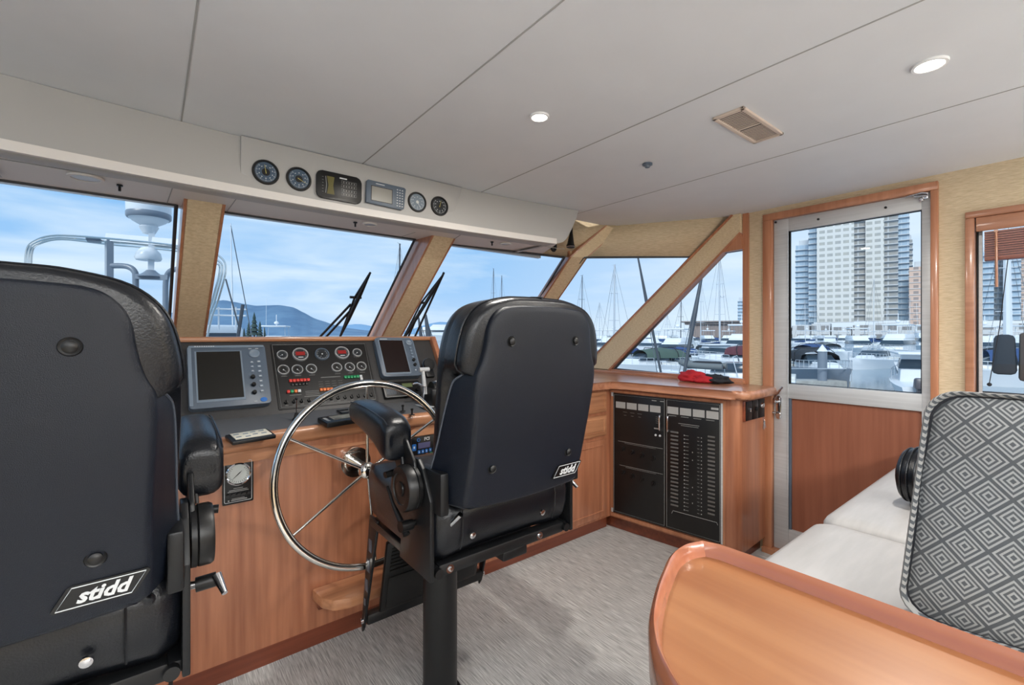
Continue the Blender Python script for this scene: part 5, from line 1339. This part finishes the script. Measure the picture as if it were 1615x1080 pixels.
# ferry, pavilion, quay
t = thing('passenger_ferry', 'long white ferry with dark window band beyond the right windscreen pane', 'ferry', at(705, 330), az(705)+PI/2)
b = MB(); hull_mesh(62, 11, 3.4, 'gel', t); b = MB(); block(b, -26, 20, 9.5, 8, 3.4, 9.6, .5, 3); finish('superstructure', b, 'gel', t)
b = MB(); block(b, -25, 18.5, 9.9, 8.4, 6.2, 7.4, 0, .5, .02); finish('window_band', b, 'tint', t)
b = MB(); block(b, -20, 12, 6, 5, 9.6, 11.4, .5, 2); b.cyl((0, -8, 11), (0, -8, 16), .25); finish('upper_deck', b, 'gel2', t)
M['facade_white'] = None
def facade(name, wall, glass, wx, wz, fx, fz, glass2=None):
    m = bpy.data.materials.new(name); m.use_nodes = True; nt = m.node_tree; N = nt.nodes; L = nt.links; b = N['Principled BSDF']; b.inputs['Roughness'].default_value = .5
    tc = N.new('ShaderNodeTexCoord'); sp = N.new('ShaderNodeSeparateXYZ'); L.new(tc.outputs['Object'], sp.inputs[0])
    def mth(op, a, c=None):
        n = N.new('ShaderNodeMath'); n.operation = op
        for i, v in enumerate((a, c)):
            if v is None: continue
            if isinstance(v, (int, float)): n.inputs[i].default_value = v
            else: L.new(v, n.inputs[i])
        return n.outputs[0]
    u = mth('FRACT', mth('DIVIDE', mth('ADD', sp.outputs['X'], sp.outputs['Y']), wx)); w = mth('FRACT', mth('DIVIDE', sp.outputs['Z'], wz))
    k = mth('MULTIPLY', mth('MULTIPLY', mth('LESS_THAN', u, fx), mth('LESS_THAN', w, fz)), mth('GREATER_THAN', w, .1))
    nz = N.new('ShaderNodeTexNoise'); nz.inputs['Scale'].default_value = .35; L.new(tc.outputs['Object'], nz.inputs['Vector'])
    gr = N.new('ShaderNodeMix'); gr.data_type = 'RGBA'; gr.inputs['A'].default_value = (*lin(glass), 1); gr.inputs['B'].default_value = (*lin(glass2 or glass), 1); L.new(nz.outputs['Fac'], gr.inputs['Factor'])
    mx = N.new('ShaderNodeMix'); mx.data_type = 'RGBA'; mx.inputs['A'].default_value = (*lin(wall), 1); L.new(gr.outputs['Result'], mx.inputs['B']); L.new(k, mx.inputs['Factor']); L.new(mx.outputs['Result'], b.inputs['Base Color'])
    return m
FW = facade('facade_white_grid', (208, 207, 203), (146, 150, 154), 3.4, 3.1, .72, .60, (184, 182, 170))
FG = facade('facade_grey_balconies', (186, 190, 194), (132, 140, 148), 4.2, 3.1, .85, .72, (170, 164, 154))
FB = facade('facade_blue_glass', (182, 196, 208), (148, 168, 186), 2.6, 3.1, .86, .80, (170, 194, 212))
FT = facade('facade_tan_brick', (208, 180, 164), (150, 138, 134), 3.6, 3.1, .55, .55)
FP = facade('facade_podium', (196, 196, 196), (110, 118, 128), 5.0, 4.2, .62, .66, (150, 140, 130))
M['slab'] = mat('balcony_slab', (196, 200, 204), .6)
AZT = az(1350)
def tower(px0, px1, ytop, ybase, d, mt, label, depth=7, slab=True, fins=True):
    p0, p1 = far(px0, 528, d), far(px1, 528, d); w = (p1-p0).length; c_ = (p0+p1)/2
    zt = H+(528-ytop)/FPX*d; zb = H+(528-ybase)/FPX*d
    t = thing('apartment_tower', label, 'building', (c_.x, c_.y, zb), -math.atan2(c_.x, c_.y))
    h_ = zt-zb
    b = MB(); b.box2((-w/2, 0, 0), (w/2, depth, h_)); finish('facade', b, mt, t, smooth=False)
    if slab:
        b = MB(); n_ = int(h_/3.1)
        for k in range(1, n_+1): b.box2((-w/2-.2, -1.1 if fins else -.25, k*3.1-.28), (w/2+.2, depth+.2, k*3.1))
        finish('floor_slabs', b, 'slab', t, smooth=False)
    b = MB(); b.box2((-w*.3, depth*.2, h_), (w*.3, depth*.8, h_+3), bevel=.2); finish('plant_room', b, 'slab', t, smooth=False)
    return t
tower(1257, 1281, 386, 512, 262, FB, 'slim blue glass tower with dark flank, leftmost in the door glass')
tower(1277, 1294, 352, 508, 250, FB, 'narrow blue glass wing left of the white grid tower')
tower(1293, 1341, 322, 508, 236, FW, 'white gridded apartment tower with rows of paired windows', slab=False)
tower(1342, 1367, 318, 506, 240, FG, 'grey balconied tower wing right of the white grid')
tower(1368, 1391, 312, 506, 234, FW, 'narrow white tower wing with small windows in the middle of the door glass', slab=False)
tower(1391, 1413, 312, 505, 240, FG, 'dark gridded tower wing right of the narrow white wing')
tower(1414, 1431, 308, 505, 246, FB, 'pale blue glass tower wing beside the tan block')
tower(1431, 1438, 378, 505, 256, FG, 'thin low grey tower slice left of the tan block')
tower(1439, 1472, 420, 512, 230, FT, 'tan brick apartment block at the right of the door glass', slab=True, fins=False)
tower(1538, 1562, 398, 505, 240, FB, 'blue glass tower at the left of the starboard window')
tower(1563, 1588, 380, 505, 250, FG, 'grey tower behind the thick white mast in the starboard window')
tower(1589, 1606, 360, 505, 236, FB, 'pale blue tower at the right of the starboard window')
tower(1607, 1640, 360, 505, 236, FT, 'tan tower at the right edge of the starboard window', fins=False)
tower(1164, 1172, 474, 512, 420, FB, 'distant slim tower at the right edge of the side window')
t = thing('waterfront_terrace', 'long low white waterfront terrace of townhouses at the foot of the towers', 'building', (*seabear(1400, 205), -1.2), az(1400))
b = MB()
for k in range(17): b.box2((-70+k*8.2, 0, 0), (-70+k*8.2+7.6, 9, 6.2+(k*7 % 3)*.9))
finish('houses', b, FP, t, smooth=False)
b = MB(); b.box2((-110, -4, -1.5), (110, 30, .4)); finish('quay', b, 'dock', t)
t = thing('quay_pavilion', 'long brown grey pavilion on piles beyond the side window', 'building', (*seabear(1132, 205), -1.2), az(1132))
b = MB(); b.box2((-12, 0, 1.0), (16, 9, 7.6)); b.box2((-14, -1, 7.3), (17, 10, 8.3)); b.box2((-15.5, -2, 8.3), (9, 10, 8.8)); finish('hall', b, mat('pavilion_cladding', (128, 116, 112), .8, vary=((148, 134, 128), (1.5, 1.5, .2), 2)), t, smooth=False)
b = MB()
for k in range(9): b.cyl((-11+k*2.8, -.5, -1.6), (-11+k*2.8, -.5, 1.5), .2, n=8)
finish('piles', b, 'bark', t)
t = thing('breakwater', 'low rocky breakwater along the horizon behind the marina', 'breakwater', (*seabear(1010, 430), SEA), az(1010))
b = MB()
for k in range(24): b.sphere((-58+k*4.9, 0, .2), 3.4, (1.2, 1, .62+.18*math.sin(k*2.3)), u=8, v=5)
finish('rocks', b, mat('grey_rock', (140, 142, 142), .9), t, smooth=False)

# hills
def ridge(pts, d, m, label, depth):
    t = thing('hill', label, 'hill', (*seabear(pts[len(pts)//2][0], d), SEA)); o = Vector(t.location)
    P = smooth_curve([(x, y, 0) for x, y in pts], 5); F_, Cc, Bk = [], [], []
    for i, p in enumerate(P):
        c_ = far(p.x, p.y-1.0*noise.noise(Vector((i*.4, d, 0))), d)-o; f_ = far(p.x, 528, d-depth)-o; f_.z = 0; k_ = far(p.x, 528, d+depth)-o; k_.z = 0
        F_.append(f_); Cc.append(c_); Bk.append(k_)
    b = MB(); b.rings([F_, [f_.lerp(c_, .5)*1.0+Vector((0, 0, 12*noise.noise(Vector((i*.9, 1, 0))))) for i, (f_, c_) in enumerate(zip(F_, Cc))], Cc, Bk], False, False, closed=False); finish('slope', b, m, t, ang=80)
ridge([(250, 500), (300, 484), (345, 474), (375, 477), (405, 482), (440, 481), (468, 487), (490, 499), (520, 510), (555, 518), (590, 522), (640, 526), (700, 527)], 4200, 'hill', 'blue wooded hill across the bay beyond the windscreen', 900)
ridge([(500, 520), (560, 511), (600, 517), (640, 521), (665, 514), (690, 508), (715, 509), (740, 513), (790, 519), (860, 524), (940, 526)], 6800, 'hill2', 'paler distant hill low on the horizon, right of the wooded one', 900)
def conifer(px, d, h_, label, group):
    t = thing('conifer', label, 'tree', (*seabear(px, d), SEA), group=group)
    b = MB()
    for k in range(5): z0 = h_*(.15+.16*k); b.cyl((0, 0, z0), (0, 0, z0+h_*.27), h_*(.20-.034*k), .02, n=9)
    finish('foliage', b, 'pine', t, smooth=False); b = MB(); b.cyl((0, 0, 0), (0, 0, h_*.3), h_*.03, n=7); finish('trunk', b, 'bark', t)
for px, h_ in ((385, 10), (392, 15), (401, 24), (410, 16), (417, 11), (378, 8)): conifer(px, 420, h_, 'dark conifer in the clump on the shore below the blue hill', 'conifers on the shore')

# ---- yacht moored ahead with tube frame, mast and radomes
D0 = 9.0
ya = thing('moored_yacht_ahead', 'yacht moored ahead with curved tube awning frame, radar domes and white mast', 'yacht', tuple(far(235, 700, D0)), az(235))
Iv = ya.matrix_world if False else (Matrix.Translation(ya.location) @ Matrix.Rotation(az(235), 4, 'Z'))
Iv = Iv.inverted()
def L_(px, py, d=D0): return Iv @ far(px, py, d)
for i, (off, dp, r) in enumerate(((0, 8.6, .020), (5, 9.0, .022), (9, 9.5, .020))):
    b = MB(); b.tube(smooth_curve([L_(40+off, 430, dp), L_(42+off, 395, dp), L_(55+off, 380+off*.4, dp), L_(90+off, 371+off*.7, dp), L_(170, 376+off, dp), L_(260, 385+off, dp), L_(320, 394+off, dp), L_(346-off, 404+off, dp), L_(356-off, 424, dp), L_(345-off, 470, dp), L_(334-off, 500, dp), L_(325-off, 540, dp)], 5), r, n=8); finish('awning_tube', b, 'steel', ya)
b = MB(); b.box(Vector(L_(148, 378)), (.22, .3, .08), bevel=.02); finish('tube_clamp', b, 'grey_plastic', ya)
def bar(p, q, w, m, nm, d=D0, dy=.12):
    b = MB(); a, c_ = L_(*p, d), L_(*q, d); ax = (c_-a).normalized(); s = Vector((0, 1, 0)).cross(ax).normalized()
    b.rings([[a+s*w/2+Vector((0, dy/2, 0)), a-s*w/2+Vector((0, dy/2, 0)), a-s*w/2-Vector((0, dy/2, 0)), a+s*w/2-Vector((0, dy/2, 0))], [c_+s*w/2+Vector((0, dy/2, 0)), c_-s*w/2+Vector((0, dy/2, 0)), c_-s*w/2-Vector((0, dy/2, 0)), c_+s*w/2-Vector((0, dy/2, 0))]])
    return finish(nm, b, m, ya)
bar((166, 374), (330, 388), .15, 'gel', 'cross_beam'); bar((174, 378), (174, 520), .10, 'hull_grey', 'frame_post'); bar((168, 378), (168, 520), .05, 'gel', 'frame_post', 9.1)
bar((240, 330), (238, 434), .10, 'gel', 'mast')
def lath(px, py, prof, m, nm):
    b = MB(); b.lathe(prof, Matrix.Translation(L_(px, py)), 28); return finish(nm, b, m, ya)
lath(235, 348, [(0, -.12), (.14, -.10), (.27, -.02), (.345, .05), (.355, .10), (.375, .62), (.33, .78), (.16, .88), (0, .90)], 'gel', 'satellite_dome')
lath(235, 348, [(.345, .03), (.362, .05), (.365, .13), (.355, .15)], 'hull_grey', 'dome_band')
lath(235, 362, [(0, -.10), (.10, -.08), (.16, .04), (.10, .14), (0, .15)], 'gel', 'dome_mount')
lath(234, 404, [(.20, -.08), (.22, -.04), (.20, .06), (.12, .16), (0, .20)], 'gel', 'small_dome')
lath(238, 434, [(.22, -.03), (.12, .05), (.07, .1), (0, .1)], 'hull_grey', 'mast_foot')
b = MB(); b.tube(smooth_curve([L_(176, 419), L_(200, 420), L_(212, 428), L_(214, 445), L_(214, 520)], 4), .055, n=10); finish('frame_arch', b, 'hull_grey', ya)
b = MB(); b.tube(smooth_curve([L_(280, 424), L_(268, 428), L_(262, 440), L_(261, 470), L_(261, 530)], 4), .05, n=10); finish('frame_arch', b, 'hull_grey', ya)
bar((212, 436), (264, 438), .10, 'hull_grey', 'cross_bar'); 
b = MB()
for py in (486, 496): b.tube([L_(300, py, 10), L_(388, py+2, 10)], .018, n=6)
for px in (318, 345, 372): b.tube([L_(px, 484, 10), L_(px, 520, 10)], .018, n=6)
finish('railing', b, 'gel', ya)
b = MB(); b.tube([L_(356, 440, 9), L_(378, 520, 9)], .014, n=6); b.tube([L_(383, 480, 9.6), L_(374, 540, 9.6)], .035, n=6); finish('antenna', b, 'mast_dark', ya)
b = MB(); c_ = L_(285, 600, 10.5); b.box((c_.x, c_.y+1.2, c_.z+.55), (2.5, 2.6, 1.5), bevel=.12); finish('upper_deckhouse', b, 'gel', ya)
b = MB(); b.box((c_.x+.15, c_.y-.13, c_.z+.98), (1.9, .05, .25), bevel=.02); finish('deckhouse_window', b, 'tint', ya)
b = MB(); b.box((c_.x-.6, c_.y+1.8, c_.z-.9), (4.2, 6.0, 1.6), bevel=.3); b.box((c_.x-.6, c_.y+2.8, -1.2), (5.0, 10.5, 3.0), bevel=.5); finish('hull', b, 'gel', ya)
# ================================================================== SKY AND LIGHT
w = bpy.data.worlds.new('sky'); SC.world = w; w.use_nodes = True
nt = w.node_tree; N = nt.nodes; L = nt.links; N.clear()
out = N.new('ShaderNodeOutputWorld'); bg = N.new('ShaderNodeBackground'); bg.inputs['Strength'].default_value = .95
tc = N.new('ShaderNodeTexCoord'); sp = N.new('ShaderNodeSeparateXYZ'); L.new(tc.outputs['Generated'], sp.inputs[0])
gr = N.new('ShaderNodeValToRGB'); e = gr.color_ramp.elements
e[0].position = 0; e[0].color = (*lin((192, 214, 238)), 1); e[1].position = 1; e[1].color = (*lin((112, 164, 216)), 1)
x = gr.color_ramp.elements.new(.10); x.color = (*lin((160, 198, 236)), 1)
x = gr.color_ramp.elements.new(.30); x.color = (*lin((126, 180, 228)), 1)
L.new(sp.outputs['Z'], gr.inputs['Fac'])
# stretched cloud bands
mp = N.new('ShaderNodeMapping'); mp.inputs['Scale'].default_value = (1.4, 1.4, 9); L.new(tc.outputs['Generated'], mp.inputs['Vector'])
n1 = N.new('ShaderNodeTexNoise'); n1.inputs['Scale'].default_value = 1.6; n1.inputs['Detail'].default_value = 6; n1.inputs['Roughness'].default_value = .55; n1.inputs['Distortion'].default_value = .4
L.new(mp.outputs['Vector'], n1.inputs['Vector'])
cr = N.new('ShaderNodeValToRGB'); cr.color_ramp.elements[0].position = .40; cr.color_ramp.elements[1].position = .68
cr.color_ramp.elements[0].color = (0, 0, 0, 1); cr.color_ramp.elements[1].color = (.85, .85, .85, 1); L.new(n1.outputs['Fac'], cr.inputs['Fac'])
mx = N.new('ShaderNodeMix'); mx.data_type = 'RGBA'; mx.inputs['B'].default_value = (*lin((226, 236, 244)), 1)
L.new(gr.outputs['Color'], mx.inputs['A']); L.new(cr.outputs['Color'], mx.inputs['Factor'])
# the overcast is thicker and whiter to starboard
st = N.new('ShaderNodeMapRange'); st.inputs['From Min'].default_value = .55; st.inputs['From Max'].default_value = 1.0; st.inputs['To Max'].default_value = .75
L.new(sp.outputs['X'], st.inputs['Value'])
m2 = N.new('ShaderNodeMix'); m2.data_type = 'RGBA'; m2.inputs['B'].default_value = (*lin((222, 232, 242)), 1)
L.new(mx.outputs['Result'], m2.inputs['A']); L.new(st.outputs['Result'], m2.inputs['Factor'])
L.new(m2.outputs['Result'], bg.inputs['Color']); L.new(bg.outputs[0], out.inputs['Surface'])

sun = bpy.data.lights.new('sun', 'SUN'); sun.energy = 2.4; sun.angle = math.radians(25); sun.color = (1, .97, .92)
so = bpy.data.objects.new('sun', sun); COL.objects.link(so); so.rotation_euler = Vector((.72, .30, -.62)).to_track_quat('-Z', 'Y').to_euler()

# added fill lights, unseen behind the camera, shaped as ceiling panels and floor lamps
def ceiling_fill(x, y, sx, sy, e):
    t = thing('added_ceiling_fill', 'added fill light in the form of an opal ceiling panel, unseen behind the camera', 'ceiling light', (x, y, 2.01), group='added ceiling fill lights')
    b = MB(); b.box((0, 0, -.02), (sx+.04, sy+.04, .04), bevel=.008); finish('housing', b, 'white', t)
    b = MB(); b.box((0, 0, -.042), (sx, sy, .004)); finish('diffuser', b, 'lamp', t)
    li = bpy.data.lights.new('lamp', 'AREA'); li.shape = 'RECTANGLE'; li.size = sx; li.size_y = sy; li.energy = e; li.color = (.97, .98, 1)
    lo = bpy.data.objects.new('lamp', li); COL.objects.link(lo); lo.parent = t; lo.location = (0, 0, -.05)
def floor_fill(x, y, z, e, r=.22):
    t = thing('added_floor_fill', 'added fill light shaped as a floor standing lamp, unseen behind the camera', 'fill light', (x, y, 0), group='added floor fill lights')
    b = MB(); b.cyl((0, 0, 0), (0, 0, .02), .14, n=24); b.cyl((0, 0, 0), (0, 0, z-.1), .014, n=12); finish('pole', b, 'brushed', t)
    b = MB(); b.lathe([(.04, z-.12), (.12, z-.08), (r, z), (r-.01, z), (.1, z-.07), (.0, z-.10)], Matrix.Identity(4), 28); finish('shade', b, 'white', t)
    li = bpy.data.lights.new('lamp', 'AREA'); li.shape = 'DISK'; li.size = r*1.6; li.energy = e; li.color = (.95, .98, 1)
    lo = bpy.data.objects.new('lamp', li); COL.objects.link(lo); lo.parent = t; lo.location = (0, 0, z-.02); lo.rotation_euler = (PI, 0, 0)
ceiling_fill(.2, -1.6, 1.2, .6, 45)
ceiling_fill(1.7, -1.9, .8, .6, 16)
floor_fill(-1.0, -.9, 1.25, 46)
floor_fill(2.3, -1.9, 1.25, 40)

SC.view_settings.view_transform = 'Standard'; SC.view_settings.look = 'None'; SC.view_settings.gamma = 1.0
SC.view_settings.use_curve_mapping = False
SC.view_settings.exposure = 0.45
